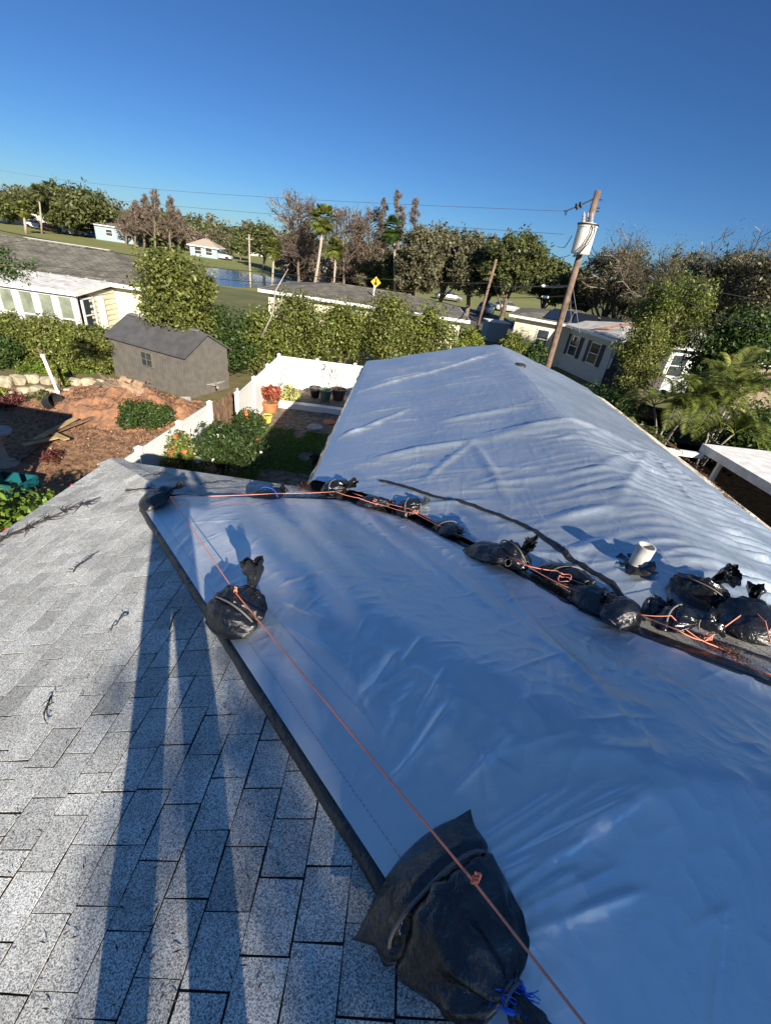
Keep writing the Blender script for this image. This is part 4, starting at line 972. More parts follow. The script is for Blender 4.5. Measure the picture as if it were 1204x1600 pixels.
# grass tufts in the courtyard
rs = np.random.RandomState(12); n = 22000; X_ = rs.normal(-2.9, .75, n); Y_ = rs.uniform(8.0, 14.3, n); keep = vnoise(X_*1.6, Y_*1.3, 44) > .33
P = np.stack([X_, Y_, np.full(n, .05)], 1)[keep]; o = quads_mesh('grass', leaves_at(P, np.tile([0, -.3, .2], (len(P), 1)), .045, rs, .25, .8), leafm('grass_blade', (.13, .22, .03))); tag(o, 'patchy green grass in the courtyard', 'grass', kind='stuff')
rs = np.random.RandomState(15); n = 1600; P = np.stack([rs.normal(-1.55, .35, n), rs.uniform(7.5, 11.3, n), np.full(n, .035)], 1); o = quads_mesh('gravel', leaves_at(P, np.tile([0, 0, 1.], (n, 1)), .035, rs, .8, .5), mat('white_gravel', (.42, .42, .42), .9, island=.4)); tag(o, 'pale gravel along the foot of the long house', 'gravel', kind='stuff')
ds = empty('dead_plant', (-1.3, 14.2, 0), 'tall leafless dark plant leaning against the eave of the long roof', 'plant'); sticks(ds, (-1.25, 14.2, 0), 3, 2.3, 10, TW, .025)
dm = bush('dark_shrub', 'withered dark plant in the shaded courtyard', (-1.9, 11.6, 0), .4, .25, 500, .06, mat('dark_leaf', (.03, .02, .018), .8, island=.4), 13)

# ============================================================ LEFT YARD
def rot(p, c, a): return p
def shed():
    nb, lb, rb_ = at(296, 624), at(181, 588), at(340, 601)
    u = Vector((nb.x-lb.x, nb.y-lb.y, 0)); L = u.length; u.normalize(); v = Vector((-u.y, u.x, 0)); D = (rb_-nb).dot(v); D = max(D, 1.55)
    hW, hR = 1.62, 2.25; o_ = Vector((lb.x, lb.y, 0)); root = empty('garden_shed', o_, 'grey-brown plastic shed with dark gable roof and one small window', 'shed')
    P = lambda a, b, z: o_+u*a+v*b+Vector((0, 0, z))
    w_ = MB(); w_.add([P(0, 0, 0), P(L, 0, 0), P(L, D, 0), P(0, D, 0), P(0, 0, hW), P(L, 0, hW), P(L, D, hW), P(0, D, hW), P(0, D/2, hR), P(L, D/2, hR)], [(0, 1, 5, 4), (1, 2, 6, 9, 5), (2, 3, 7, 6), (3, 0, 4, 8, 7)])
    rz = math.atan2(u.y, u.x); n = 30
    for k in range(n): w_.box(P(L*(k+.5)/n, -.012, hW/2), (L/n*.55, .024, hW-.04), rz)
    n2 = 16
    for k in range(n2): w_.box(P(L+.012, D*(k+.5)/n2, hW/2), (.024, D/n2*.55, hW-.04), rz)
    w_.build('wall', SHEDM, root)
    r_ = MB(); oh = .13; s = (hR-hW)/(D/2)
    for a_, b_ in ((-oh, D/2), (D+oh, D/2)):
        z_ = hW-oh*s
        r_.add([P(-.1, a_, z_), P(L+.12, a_, z_), P(L+.12, b_, hR), P(-.1, b_, hR), P(-.1, a_, z_+.06), P(L+.12, a_, z_+.06), P(L+.12, b_, hR+.06), P(-.1, b_, hR+.06)], [(4, 5, 6, 7), (0, 1, 5, 4), (1, 2, 6, 5), (0, 4, 7, 3), (0, 3, 2, 1)])
    r_.build('roof', SHEDR, root)
    for k in range(5): MB().box(P(.25+k*L/5, D/2, hR+.09), (.35, .18, .06), rz).build('ridge_cap', mat('ridge_cap_grey', (.17, .17, .17), .5), root)
    c = P(L*.52, -.05, 1.12); f = MB().box(c, (.58, .05, .58), rz).build('window', mat('shed_frame', (.16, .14, .11), .6), root)
    MB().box(c+v*-.035+Vector((0, 0, 0)), (.48, .012, .48), rz).build('pane', GLASS, f)
    MB().box(c-v*.045, (.025, .012, .48), rz).build('mullion', mat('shed_frame', (.16, .14, .11)), f); MB().box(c-v*.046, (.48, .012, .025), rz).build('mullion', mat('shed_frame', (.16, .14, .11)), f)
shed()
# stone edging
rs_ = random.Random(31)
def rock(p, s, seed):
    rn = random.Random(seed); b = MB(); k = len(b.v)
    bm = bmesh.new(); bmesh.ops.create_icosphere(bm, subdivisions=2, radius=1)
    for v in bm.verts:
        c_ = v.co.copy(); c_ = Vector([math.copysign(abs(q)**.6, q) for q in c_]); c_ *= 1+.18*noise.noise(c_*1.3+Vector((seed, 0, 0))); v.co = Vector((c_.x*s[0], c_.y*s[1], c_.z*s[2]))
    rz = rn.uniform(-.4, .4)
    b.add([Matrix.Rotation(rz, 3, 'Z') @ v.co+Vector(p) for v in bm.verts], [tuple(v.index for v in f.verts) for f in bm.faces]); bm.free(); return b
st_px = [(8, 603, .5), (30, 600, .45), (52, 598, .42), (75, 601, .35), (97, 600, .40), (118, 603, .35), (140, 603, .38), (158, 604, .3), (40, 618, .35), (62, 617, .42), (85, 620, .36), (15, 622, .3), (110, 618, .3)]
words = ['leftmost', 'second', 'third', 'fourth', 'fifth', 'sixth', 'seventh', 'rightmost']
for i, (px, py, s) in enumerate(st_px):
    p = at(px, py); lab = ('%s pale limestone block of the upper stone edging' % words[i]) if i < 8 else ['flat pale stone under the second block of the edging', 'large cream stone beside the leaning white pipe', 'cream stone at the foot of the leaning white pipe', 'low stone at the far left below the edging', 'small stone between the pipe and the orange soil'][i-8]
    tag(rock((p.x, p.y, .15), (s*.62, s*.45, s*.42), i).build('stone_block', LIME), lab, 'stone', 'limestone edging blocks')
pe = empty('standpipe', at(97, 628), 'white plastic pipe leaning out of the flower bed, brown stub on top', 'pipe'); c = pe.location; tp = atY(67, 556, c.y)
MB().tube([c, tp], .05, 12).build('pipe', WHITE, pe, smooth=True); MB().tube([tp-Vector((0, 0, .04)), tp+Vector((0, 0, .05))], .065, 12).build('collar', WHITE, pe)
tp2 = atY(58, 543, c.y); MB().tube([tp, tp2], .03, 8).build('stub', WOOD, pe); MB().tube([c+(tp-c)*.18+Vector((-.03, 0, 0)), c+(tp-c)*.26], .075, 12).build('coupling', WHITE, pe, smooth=True)
# dirt mound with upturned stump
mc = at(205, 640)
def mound(i, j):
    x = mc.x-3.2+6.4*i; y = mc.y-2.4+4.3*j; d = math.hypot((x-mc.x)/(2.8+.5*noise.noise(Vector((y, 1, 1)))), (y-mc.y)/(1.9 if y < mc.y else 1.3))*(1+.25*noise.noise(Vector((x*1.3, y*1.3, 9)))); h = .66*max(0, 1-d*d)**1.3
    e = min(i, 1-i, j, 1-j); return (x, y, h*(1+.6*noise.noise(Vector((x*2.2, y*2.2, 2))))+.16*min(1, h*6)*abs(noise.noise(Vector((x*4, y*4, 7))))+.07*min(1, h*5)*noise.noise(Vector((x*13, y*13, 5)))+.05*noise.noise(Vector((x*6, y*6, 3)))+.04 if e > .02 else -.05)
tag(grid(mound, 110, 80).build('soil_heap', SOIL, smooth=True), 'heap of bright orange earth in front of the shed', 'soil heap')
stp = empty('tree_stump', atY(195, 603, mc.y), 'upturned root ball and broken trunk lying on the orange earth', 'tree stump'); c = stp.location; b = MB(); rn = random.Random(4)
for k in range(16): b_d = Vector((rn.uniform(-1, 1), rn.uniform(-.6, .6), rn.uniform(-.2, .9))); branchy(b, c+Vector((rn.uniform(-.5, .3), 0, -.15)), b_d, rn.uniform(.4, .8), .07, 1, rn, -.03, .7, 3)
b.build('roots', BARK, stp)
for k in range(5):
    a = c+Vector((rn.uniform(-.4, .7), rn.uniform(-.3, .2), rn.uniform(-.1, .25))); MB().tube([a, a+Vector((rn.uniform(.4, .9), rn.uniform(-.2, .2), rn.uniform(-.35, -.1)))], [.16, .12], 9).build('log', mat('cut_wood', (.30, .20, .13), .9, var=.3, vscale=8), stp)
# plank pile
pls = [((60, 690), (160, 655), 'longest grey plank along the back of the plank pile', .1), ((75, 688), (150, 662), 'grey plank lying across the middle of the pile', .17), ((58, 700), (122, 668), 'yellowish broken plank on top of the pile', .24), ((80, 684), (108, 700), 'short pale plank sticking out of the pile towards the camera', .2), ((35, 715), (75, 690), 'sunlit plank at the near end of the pile', .1), ((40, 705), (95, 695), 'broken pale board crossing the near end of the pile', .18), ((30, 722), (60, 703), 'reddish board lowest in the pile', .06), ((90, 672), (140, 648), 'dark weathered beam behind the pile', .08)]
YW = mat('pale_wood', (.42, .30, .14), .85, var=.3, vscale=4)
for i, (a, b_, lab, z_) in enumerate(pls):
    p, q_ = at(*a), at(*b_); tag(MB().beam(Vector((p.x, p.y, z_)), Vector((q_.x, q_.y, z_+.06)), .16, .035).build('plank', YW if i in (2, 3, 5) else WOOD), lab, 'plank', 'planks piled in the yard')
bb_ = empty('bird_bath', at(10, 726), 'grey concrete bird bath in the shade at the left edge', 'bird bath'); c = bb_.location
MB().lathe([(.30, 0), (.30, .05), (.12, .10), (.09, .35), (.08, .72), (.14, .80)], c, 20).build('pedestal', CONC, bb_, smooth=True); MB().lathe([(.14, .80), (.34, .86), (.36, .92), (.33, .92), (.0, .87)], c, 24).build('basin', CONC, bb_, smooth=True)
tl = at(22, 768); tt = empty('storage_tub', tl, 'turquoise plastic tub half in shade by the flowering bush', 'tub'); TEAL = mat('teal_plastic', (.006, .10, .12), .5)
tubm = MB()
for x0_, x1_, y0_, y1_ in ((-.42, .42, -.30, -.27), (-.42, .42, .27, .30), (-.42, -.39, -.27, .27), (.39, .42, -.27, .27)): tubm.box(tl+Vector(((x0_+x1_)/2, (y0_+y1_)/2, .17)), (x1_-x0_, y1_-y0_, .34))
tubm.box(tl+Vector((0, 0, .02)), (.78, .54, .03)); tubm.build('tub', TEAL, tt)
MB().box(tl+Vector((0, -.31, .33)), (.9, .05, .04)).build('rim', TEAL, tt)
cb = at(285, 632); tag(MB().box((cb.x, cb.y, .16), (.62, .35, .08), .5, .25).build('paving_slab', CONC), 'pale paving slab tipped against the shed corner', 'slab')
pl = empty('wooden_pallet', at(322, 612), 'grey slatted crate leaning at the corner of the shed', 'pallet'); c = pl.location
for k in range(6): MB().box(c+Vector((.05+k*.02, .14*k-.3, .42)), (.9, .09, .03), .5, 0, .15).build('slat', mat('grey_wood', (.28, .26, .24), .9), pl)
for s_ in (-.35, .35): MB().box(c+Vector((s_+.1, 0, .36)), (.08, .8, .09), .5).build('bearer', mat('grey_wood', (.28, .26, .24), .9), pl)
dp = at(78, 640); dpo = empty('tipped_pot', dp, 'black nursery pot tipped over by the white pipe', 'plant pot'); MB().lathe([(.0, 0), (.2, 0), (.27, .42), (.24, .42), (.18, .04)], dp+Vector((0, 0, .2)), 18, Vector((.9, -.2, .4))).build('pot', G2, dpo)
# yard plants
L_FLOW = leafm('leaf_flower', (.12, .19, .03), .5)
bush('flowering_bush', 'flowering bush with red blooms below the left eave', (-5.6, 5.35, 0), .95, 1.15, 5200, .065, L_FLOW, 31, nc=22, flowers=(FLR, 34, .05))
bush('flowering_bush', 'flowering bush with orange and red blooms at the far left edge', (-6.1, 4.2, 0), .8, 1.1, 4200, .065, L_FLOW, 32, nc=18, flowers=(FLO, 24, .05))
bush('flowering_bush', 'low red-flowered bush at the top of the left eave', (-5.3, 6.6, 0), .6, .8, 2600, .05, L_FLOW, 33, nc=14, flowers=(FLR, 16, .05))
bush('shrub', 'dark spreading shrub against the outside of the white fence', at(238, 672), .95, .42, 4200, .05, L_DARK, 34, nc=18)
L_RED = leafm('leaf_red', (.12, .04, .035))
bush('bromeliad', 'red-leaved plant among the stones at far left', at(18, 636), .55, .2, 500, .09, L_RED, 35, asp=.2, stems=False)
bush('bromeliad', 'red-leaved plant in front of the plank pile', at(82, 722), .4, .15, 260, .09, L_RED, 36, asp=.15, stems=False)
bush('small_plant', 'pale green plant by the leaning white pipe', at(93, 606), .4, .42, 900, .055, L_YEL, 37)
bush('small_plant', 'small grey-green plant on the slope of the orange earth', at(160, 652), .5, .16, 500, .06, L_HEDGE, 38, asp=.15, stems=False)
bush('small_plant', 'low green plant at the far left edge by the stones', at(3, 625), .3, .25, 500, .055, L_YEL, 39)
bush('small_plant', 'grey-green plant under the largest cream stone', at(68, 628), .45, .2, 500, .055, L_OAK, 40)
ca = MB(); rn = random.Random(77)
# unseen patio roof added at left to cast the shadow into the yard
pr_ = empty('shade_cover', (-9.5, 4, 0), 'unseen flat cover added off the left side to shade the yard', 'patio cover')
MB().add([(-7.15, 6.9, 2.9), (-6.0, 3.5, 2.9), (-6.0, -1, 2.9), (-16, -1, 2.9), (-16, 7.2, 2.9), (-7.15, 6.9, 3.0), (-6.0, 3.5, 3.0), (-6.0, -1, 3.0), (-16, -1, 3.0), (-16, 7.2, 3.0)], [(4, 3, 2, 1, 0), (5, 6, 7, 8, 9), (0, 1, 6, 5), (1, 2, 7, 6), (2, 3, 8, 7), (3, 4, 9, 8), (4, 0, 5, 9)]).build('roof', WHITE, pr_)
for x_, y_ in ((-7.4, 6.5), (-6.3, 2.8), (-15.5, 6.6), (-15.5, 0)): MB().box((x_, y_, 1.45), (.1, .1, 2.88)).build('post', WHITE, pr_)

# ============================================================ NEIGHBOURS' HOUSES
GLASS2 = mat('curtained_glass', (.20, .23, .18), .15, var=.25, vscale=3, spec=.7)
class Frame:
    def __init__(s, o, u): s.o = Vector((*o, 0)); s.u = Vector((*u, 0)).normalized(); s.v = Vector((-s.u.y, s.u.x, 0)); s.rz = math.atan2(s.u.y, s.u.x)
    def P(s, a, b, z): return s.o+s.u*a+s.v*b+Vector((0, 0, z))
def walls(fr, a0, a1, b0, b1, z1, m, root, name='wall', siding=0):
    b = MB(); P = fr.P
    b.add([P(a0, b0, -.2), P(a1, b0, -.2), P(a1, b1, -.2), P(a0, b1, -.2), P(a0, b0, z1), P(a1, b0, z1), P(a1, b1, z1), P(a0, b1, z1)], [(0, 1, 5, 4), (1, 2, 6, 5), (2, 3, 7, 6), (3, 0, 4, 7), (4, 5, 6, 7)])
    if siding:
        n = int(z1/siding)
        for k in range(n):
            z = (k+.5)*z1/n; t_ = .03
            b.beam(P(a0, b0-.012, z-.03), P(a1, b0-.012, z-.03), .03, siding*.5); b.beam(P(a1+.012, b0, z-.03), P(a1+.012, b1, z-.03), .03, siding*.5)
    return b.build(name, m, root)
def hip(fr, a0, a1, b0, b1, ze, zr, m, root, oh=.45, ra0=None, ra1=None, fas=WHITE, gable=()):
    a0 -= oh; a1 += oh; b0 -= oh; b1 += oh; P = fr.P; bm_ = (b0+b1)/2; hh = (b1-b0)/2
    r0 = ra0 if ra0 is not None else (a0 if 'l' in gable else a0+hh); r1 = ra1 if ra1 is not None else (a1 if 'r' in gable else a1-hh)
    b = MB(); V = [P(a0, b0, ze), P(a1, b0, ze), P(a1, b1, ze), P(a0, b1, ze), P(r0, bm_, zr), P(r1, bm_, zr)]
    b.add(V, [(0, 1, 5, 4), (1, 2, 5), (2, 3, 4, 5), (3, 0, 4)]); o = b.build('roof', m, root)
    f = MB(); t_ = .16
    for p, q in ((V[0], V[1]), (V[1], V[2]), (V[2], V[3]), (V[3], V[0])):
        d = (q-p).normalized(); n_ = Vector((d.y, -d.x, 0)); f.beam(p+n_*.015-Vector((0, 0, t_/2+.0)), q+n_*.015-Vector((0, 0, t_/2+.0)), .03, t_)
    f.add([v-Vector((0, 0, t_+.005)) for v in V[:4]], [(3, 2, 1, 0)]); f.build('fascia', fas, root)
    c = MB(); c.beam(V[4]+Vector((0, 0, .02)), V[5]+Vector((0, 0, .02)), .28, .05); c.build('ridge_cap', m, root)
    return o
def window(fr, a, b, z, w_, h_, root, side='b', shutters=None, mull=True, frame=WHITE, glass=None):
    """side 'b': on the wall of constant b facing -v; 'a': on constant a facing +u (or -u with 'A')"""
    P = fr.P; rz = fr.rz if side == 'b' else fr.rz+math.pi/2
    n = -fr.v if side == 'b' else (fr.u if side == 'a' else -fr.u); c = P(a, b, z)+n*.03
    t_ = fr.u if side == 'b' else fr.v
    f = MB(); f.box(c+Vector((0, 0, h_/2)), (w_+.12, .07, .07), rz); f.box(c-Vector((0, 0, h_/2)), (w_+.16, .10, .07), rz)
    for s in (-1, 1): f.box(c+t_*s*(w_/2+.03), (.07, .07, h_), rz)
    if mull: f.box(c+n*.005, (w_, .04, .05), rz)
    o = f.build('window', frame, root); MB().box(c-n*.01, (w_, .02, h_), rz).build('pane', glass or GLASS, o)
    if shutters:
        for s in (-1, 1): MB().box(c+t_*s*(w_/2+.26), (.34, .04, h_+.1), rz).build('shutter', shutters, root)
    return o
# left grey-roofed house with the white sunroom
hL = empty('house', (-17, 22, 0), 'cream sided house with long grey shingle roof and white sunroom at left', 'house'); fL = Frame((-12.35, 21.45), (1, .045))
walls(fL, -12, 0, 0, 5.6, 2.95, CREAM, hL, siding=.22)
hip(fL, -12, 0, 0, 5.6, 3.0, 4.0, GREYSH, hL, ra1=-2.6)
MB().beam(fL.P(-6.9, 3.0, 4.03), fL.P(-2.7, 2.85, 4.03), .22, .05).build('ridge_flashing', WHITE, hL)
# front-left wing of the same roof
wg = MB(); P = fL.P
wg.add([P(-20, -3, 3.02), P(-9.3, -.45, 3.02), P(-6.4, 2.8, 4.02), P(-20, 3.2, 4.25)], [(0, 1, 2, 3)]); wg.build('roof_wing', GREYSH, hL)
sr = MB(); sr.add([P(-12, -3.0, 2.80), P(-1.05, -3.0, 2.80), P(-1.05, -.40, 3.02), P(-12, -.40, 3.02)], [(0, 1, 2, 3)])
for k in range(14): sr.beam(P(-1.3-k*.8, -3.0, 2.83), P(-1.3-k*.8, -.4, 3.05), .04, .03)
sr.build('sunroom_roof', mat('white_roof_panel', (.62, .62, .60), .6, var=.2, vscale=3), hL)
MB().beam(P(-12, -3.03, 2.74), P(-1.05, -3.03, 2.74), .04, .16).beam(P(-1.02, -3.0, 2.74), P(-1.02, -.4, 2.95), .04, .14).build('gutter', WHITE, hL)
walls(fL, -12, -1.25, -2.8, -.02, .75, CREAM, hL, 'sunroom_wall', siding=.2)
sw = MB(); sw.box(fL.P(-1.25, -1.05, 1.7), (.06, 1.95, 2.0), fL.rz)
for k in range(9): sw.box(fL.P(-1.21, -1.05, .85+k*.22), (.05, 1.95, .10), fL.rz)
sw.build('sunroom_side', CREAM, hL)
for k in range(13):
    a = -1.3-k*.78; MB().box(fL.P(a, -2.8, 1.72), (.16, .10, 1.95), fL.rz).build('post', WHITE, hL)
    if k: window(fL, a+.39, -2.78, 1.7, .52, 1.75, hL, glass=GLASS2)
MB().box(fL.P(-6.5, -2.78, 2.62), (10.6, .06, .14), fL.rz).build('header', WHITE, hL)
window(fL, -1.23, -2.15, 1.85, .7, 1.3, hL, 'a'); 
for k in range(3): MB().box(fL.P(-1.16, -1.45+k*.16, 1.85), (.05, .11, 1.3), fL.rz).build('shutter', WHITE, hL)
# middle house behind the hedge
hC = empty('house', (-2.5, 30, 0), 'cream bungalow with low grey hip roof behind the middle hedge', 'house'); fC = Frame((-8.2, 27.5), (1, 0))
walls(fC, 0, 11.4, 0, 6.4, 2.95, CREAM, hC); hip(fC, 0, 11.4, 0, 6.4, 3.02, 3.6, GREYSH, hC)
for a in (2, 5.5, 9): window(fC, a, 0, 1.6, 1.2, 1.1, hC)
MB().lathe([(.05, 3.4), (.05, 3.95)], fC.P(6, 1.6, 0), 8).build('vent_stack', WHITE, hC)
# right near house, white with shutters
PALEB = mat('pale_wall', (.50, .55, .56), .7, var=.06); SHUT = mat('dark_shutter', (.03, .035, .04), .6)
hR_ = empty('house', (13.5, 29.5, 0), 'pale blue-white house with dark shutters right of the tall utility pole', 'house'); fR = Frame((13.3, 29.4), (.957, .29))
walls(fR, 0, 9, 0, 6.2, 2.95, PALEB, hR_); ho = hip(fR, 0, 9, 0, 6.2, 3.02, 3.75, mat('light_roof', (.42, .41, .39), .9, var=.2, vscale=1.5), hR_, oh=.6, gable=('r',))
window(fR, 0, 1.6, 1.75, .9, 1.3, hR_, 'A', SHUT); window(fR, 0, 3.9, 1.75, .9, 1.3, hR_, 'A', SHUT)
SCR = mat('insect_screen', (.03, .035, .035), .6)
for k in range(3):
    MB().box(fR.P(.85+k*1.5, -.05, 1.75), (1.36, .03, 1.6), fR.rz).build('porch_screen', SCR, hR_); MB().box(fR.P(.1+k*1.5, -.07, 1.5), (.10, .08, 2.9), fR.rz).build('post', WHITE, hR_)
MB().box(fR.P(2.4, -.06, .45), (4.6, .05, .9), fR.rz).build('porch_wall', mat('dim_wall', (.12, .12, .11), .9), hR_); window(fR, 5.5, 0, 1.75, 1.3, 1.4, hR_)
pt = MB().add([fR.P(-.3, 2.2, 3.22), fR.P(3.0, 2.6, 3.78), fR.P(6.5, 2.8, 3.80), fR.P(6.5, 1.3, 3.52), fR.P(2.2, 1.0, 3.46)], [(4, 3, 2, 1, 0)]); pt.build('roof_patch', mat('rust_patch', (.25, .12, .07), .9, var=.3), hR_)
fn_ = empty('dark_fence', (11.5, 27.8, 0), 'dark slatted fence standing in front of the pale house', 'fence')
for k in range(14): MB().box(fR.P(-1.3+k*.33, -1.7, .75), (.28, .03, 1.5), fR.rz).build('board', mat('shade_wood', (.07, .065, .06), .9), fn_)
# farther cream house
hQ = empty('house', (9, 37, 0), 'cream house with grey roof and black roof sheets left of the pale house', 'house'); fQ = Frame((8.1, 35.3), (.93, -.30))
walls(fQ, 0, 8, 0, 7, 2.95, CREAM, hQ); hip(fQ, 0, 8, 0, 7, 3.02, 3.75, GREYSH, hQ, oh=.5)
window(fQ, 0, 2.0, 1.7, .8, 1.3, hQ, 'A'); window(fQ, 0, 4.6, 1.7, .8, 1.3, hQ, 'A'); window(fQ, 2.2, 0, 1.7, .8, 1.3, hQ)
for k in range(3): 
    MB().add([fQ.P(1.9+k*2.0, -.2+.02, 3.15+.0), fQ.P(3.7+k*2.0, -.2, 3.17), fQ.P(3.9+k*1.7, 2.5, 3.72), fQ.P(2.4+k*1.7, 2.5, 3.72)], [(0, 1, 2, 3)]).build('roof_sheet', BLACK, hQ)
# rusty roof far right
hX = empty('house', (28, 36, 0), 'house with rusty orange-brown roof at the right edge behind palms', 'house'); fX = Frame((21.5, 29), (.97, .25)); walls(fX, 0, 10, 0, 7, 2.9, mat('tan_wall', (.22, .17, .12), .9), hX); hip(fX, 0, 10, 0, 7, 2.95, 3.9, mat('rusty_roof', (.34, .17, .09), .9, var=.3, vscale=2), hX)
# far small buildings across the lake
def small_house(px, py, w_, h_, D, m, rm, label):
    p = at(px, py); root = empty('far_house', p, label, 'house', 'houses across the lake'); fr = Frame((p.x-w_/2, p.y), (1, .1))
    walls(fr, 0, w_, 0, D, h_, m, root); hip(fr, 0, w_, 0, D, h_+.02, h_+1.2, rm, root, oh=.4)
    window(fr, w_*.3, 0, h_*.55, 1.2, 1.1, root); window(fr, w_*.7, 0, h_*.55, 1.2, 1.1, root)
LB = mat('light_blue_wall', (.28, .35, .40), .8)
small_house(186, 379, 9, 2.6, 6, LB, GREYSH, 'pale blue house under the cypress group across the lawn')
small_house(318, 402, 5, 1.8, 4, LB, mat('tan_roof', (.35, .30, .24), .9), 'small blue house right at the far lake shore')
small_house(512, 443, 6, 2.2, 5, WHITE, GREYSH, 'white gabled house glimpsed below the bare trees in the middle')
small_house(572, 452, 6, 2.2, 5, CREAM, mat('tan_roof', (.35, .30, .24), .9), 'cream house between trunks right of the white gabled one')
small_house(35, 352, 12, 2.8, 7, WHITE, GREYSH, 'white house behind the palm at far left')
small_house(400, 400, 9, 2.6, 6, WHITE, GREYSH, 'white house far across the lake, left of the bare trees')
# cars
def car(px, py, rz, col, label, L=4.4):
    p = at(px, py); root = empty('parked_car', p, label, 'car', 'parked cars', rz); m_ = mat('car_%d%d%d' % tuple(int(c*99) for c in col), col, .3, spec=.8)
    M_ = Matrix.Translation(p) @ Matrix.Rotation(rz, 4, 'Z')
    def loft(secs, name, mm):
        b = MB(); n = len(secs[0])
        for s in secs: b.v += [tuple(M_ @ Vector(q)) for q in s]
        b.f = [(i*n+j, i*n+(j+1) % n, (i+1)*n+(j+1) % n, (i+1)*n+j) for i in range(len(secs)-1) for j in range(n)]+[tuple(range(n-1, -1, -1)), tuple((len(secs)-1)*n+j for j in range(n))]
        return b.build(name, mm, root, smooth=False)
    def sec(x, w_, z0, z1): return [(x, -w_, z0), (x, w_, z0), (x, w_*1.02, (z0+z1)/2), (x, w_*.9, z1), (x, -w_*.9, z1), (x, -w_*1.02, (z0+z1)/2)]
    h = L/2; loft([sec(-h, .72, .4, .78), sec(-h+.25, .85, .28, .92), sec(-.6, .88, .25, .98), sec(h-1.2, .88, .25, .95), sec(h-.2, .80, .3, .78), sec(h, .7, .4, .68)], 'body', m_)
    loft([sec(-h+.35, .74, .90, .96), sec(-h+.9, .70, .92, 1.38), sec(.35, .70, .94, 1.42), sec(1.05, .74, .93, .99)], 'cabin', GLASS); loft([sec(-h+.95, .66, 1.37, 1.44), sec(.3, .66, 1.41, 1.48)], 'car_roof', m_)
    for x in (-h*.62, h*.64):
        for y in (-.82, .82):
            c = M_ @ Vector((x, y, .33)); ax_ = (M_.to_3x3() @ Vector((0, 1, 0)))
            MB().lathe([(.0, -.09), (.28, -.09), (.33, -.06), (.33, .06), (.28, .09), (.0, .09)], c, 16, ax_).build('wheel', DKMETAL, root)
car(145, 371, .2, (.03, .10, .35), 'blue car parked under the big oak at left'); car(166, 373, .2, (.02, .03, .06), 'dark car right of the blue car under the oak'); car(120, 368, .3, (.5, .5, .5), 'silver car left of the blue car under the oak')
car(345, 405, .1, (.42, .42, .42), 'pale car parked on the far lake shore'); car(60, 357, .2, (.6, .6, .6), 'white car beyond the small palm at far left'); car(84, 362, .25, (.12, .03, .03), 'dark reddish car left of the big oak')
car(757, 490, 1.2, (.7, .7, .7), 'white car on the road between the second pole and the tall pole'); car(700, 470, .2, (.12, .12, .13), 'dark car behind the yellow-leaved hedge, on the road'); car(790, 487, .3, (.3, .3, .32), 'grey car on the road behind the cream house')
# blue-white shed/bin by the second pole
bs = at(768, 532); bsr = empty('storage_shed', bs, 'small pale blue storage box with white lid beside the hedge', 'storage box'); MB().box((bs.x, bs.y, .8), (1.9, 1.4, 1.6), .2).build('box', LB, bsr); MB().box((bs.x, bs.y, 1.66), (2.1, 1.6, .1), .2).build('lid', WHITE, bsr)

# ============================================================ POLES AND WIRES
yp = 17.0; b0_, t0_ = atY(855, 572, yp), atY(934, 298, yp); dr = (t0_-b0_).normalized(); base = b0_-dr*(b0_.z/dr.z)
up_ = empty('utility_pole', base, 'tall leaning wooden utility pole with white transformer behind the long roof', 'utility pole')
MB().tube([base, base.lerp(t0_, .5), t0_], [.13, .115, .095], 14).build('pole', POLEM, up_, smooth=True)
def onpole(py): 
    a = atY(0+934-(934-855)*(py-298)/274, py, yp); return a
tc0, tc1 = onpole(398), onpole(354); off_ = Vector((-.12, -.34, 0)); tr = empty('transformer', tc0, None, None)
bpy.data.objects.remove(tr)
c = tc0+off_; hT = (tc1-tc0).length
PALET = mat('transformer_paint', (.66, .63, .55), .45, var=.05)
tk = MB().lathe([(.0, 0), (.27, 0), (.29, .03), (.29, hT-.06), (.31, hT-.05), (.31, hT), (.24, hT+.06), (.0, hT+.09)], c, 28, dr).build('transformer', PALET, up_, smooth=False)
for a, ph_ in ((.0, .8), (1.2, .55), (2.4, .55)):
    bs_ = c+dr*(hT+.05)+Vector((math.cos(a)*.13-.04, math.sin(a)*.13, 0)); MB().lathe([(.05, 0), (.065, .05), (.04, .08), (.065, .12), (.04, .16), (.06, .20), (.03, .24), (.012, .30), (.0, .31)], bs_, 12, dr+Vector((-.25, 0, 0))).build('bushing', mat('grey_ceramic', (.30, .31, .33), .3), tk)
MB().tube([c+dr*(hT+.02)+Vector((math.cos(t)*.31, math.sin(t)*.31, .0)) for t in np.linspace(0, 6.3, 30)], .025, 6).build('cable_coil', DKMETAL, tk, smooth=True)
for s in (0, .09): MB().tube([c+dr*(hT)+Vector((.02+s, -.33, 0)), c+dr*hT*.75+Vector((.05+s, -.36, 0)), c+dr*hT*.35+Vector((-.05+s, -.37, 0)), c+dr*.02+Vector((-.2+s, -.34, 0)), c+Vector((-.27+s*.5, -.25, -.1))], .017, 6).build('cable', DKMETAL, tk, smooth=True)
MB().beam(onpole(365), onpole(365)+off_*.9, .1, .2).build('bracket', DKMETAL, up_)
for py in (312, 325, 330): q = onpole(py); MB().tube([q, q+Vector((.2, 0, .02))], .018, 6).build('bolt', DKMETAL, up_)
a = onpole(309); e1 = atY(905, 321, yp); e2 = atY(893, 326, yp); e3 = atY(883, 330, yp)
ins = MB().tube([a, e1], .022, 6); ins.tube([e1, e3], .018, 6); MB.build(ins, 'strain_rod', DKMETAL, up_)
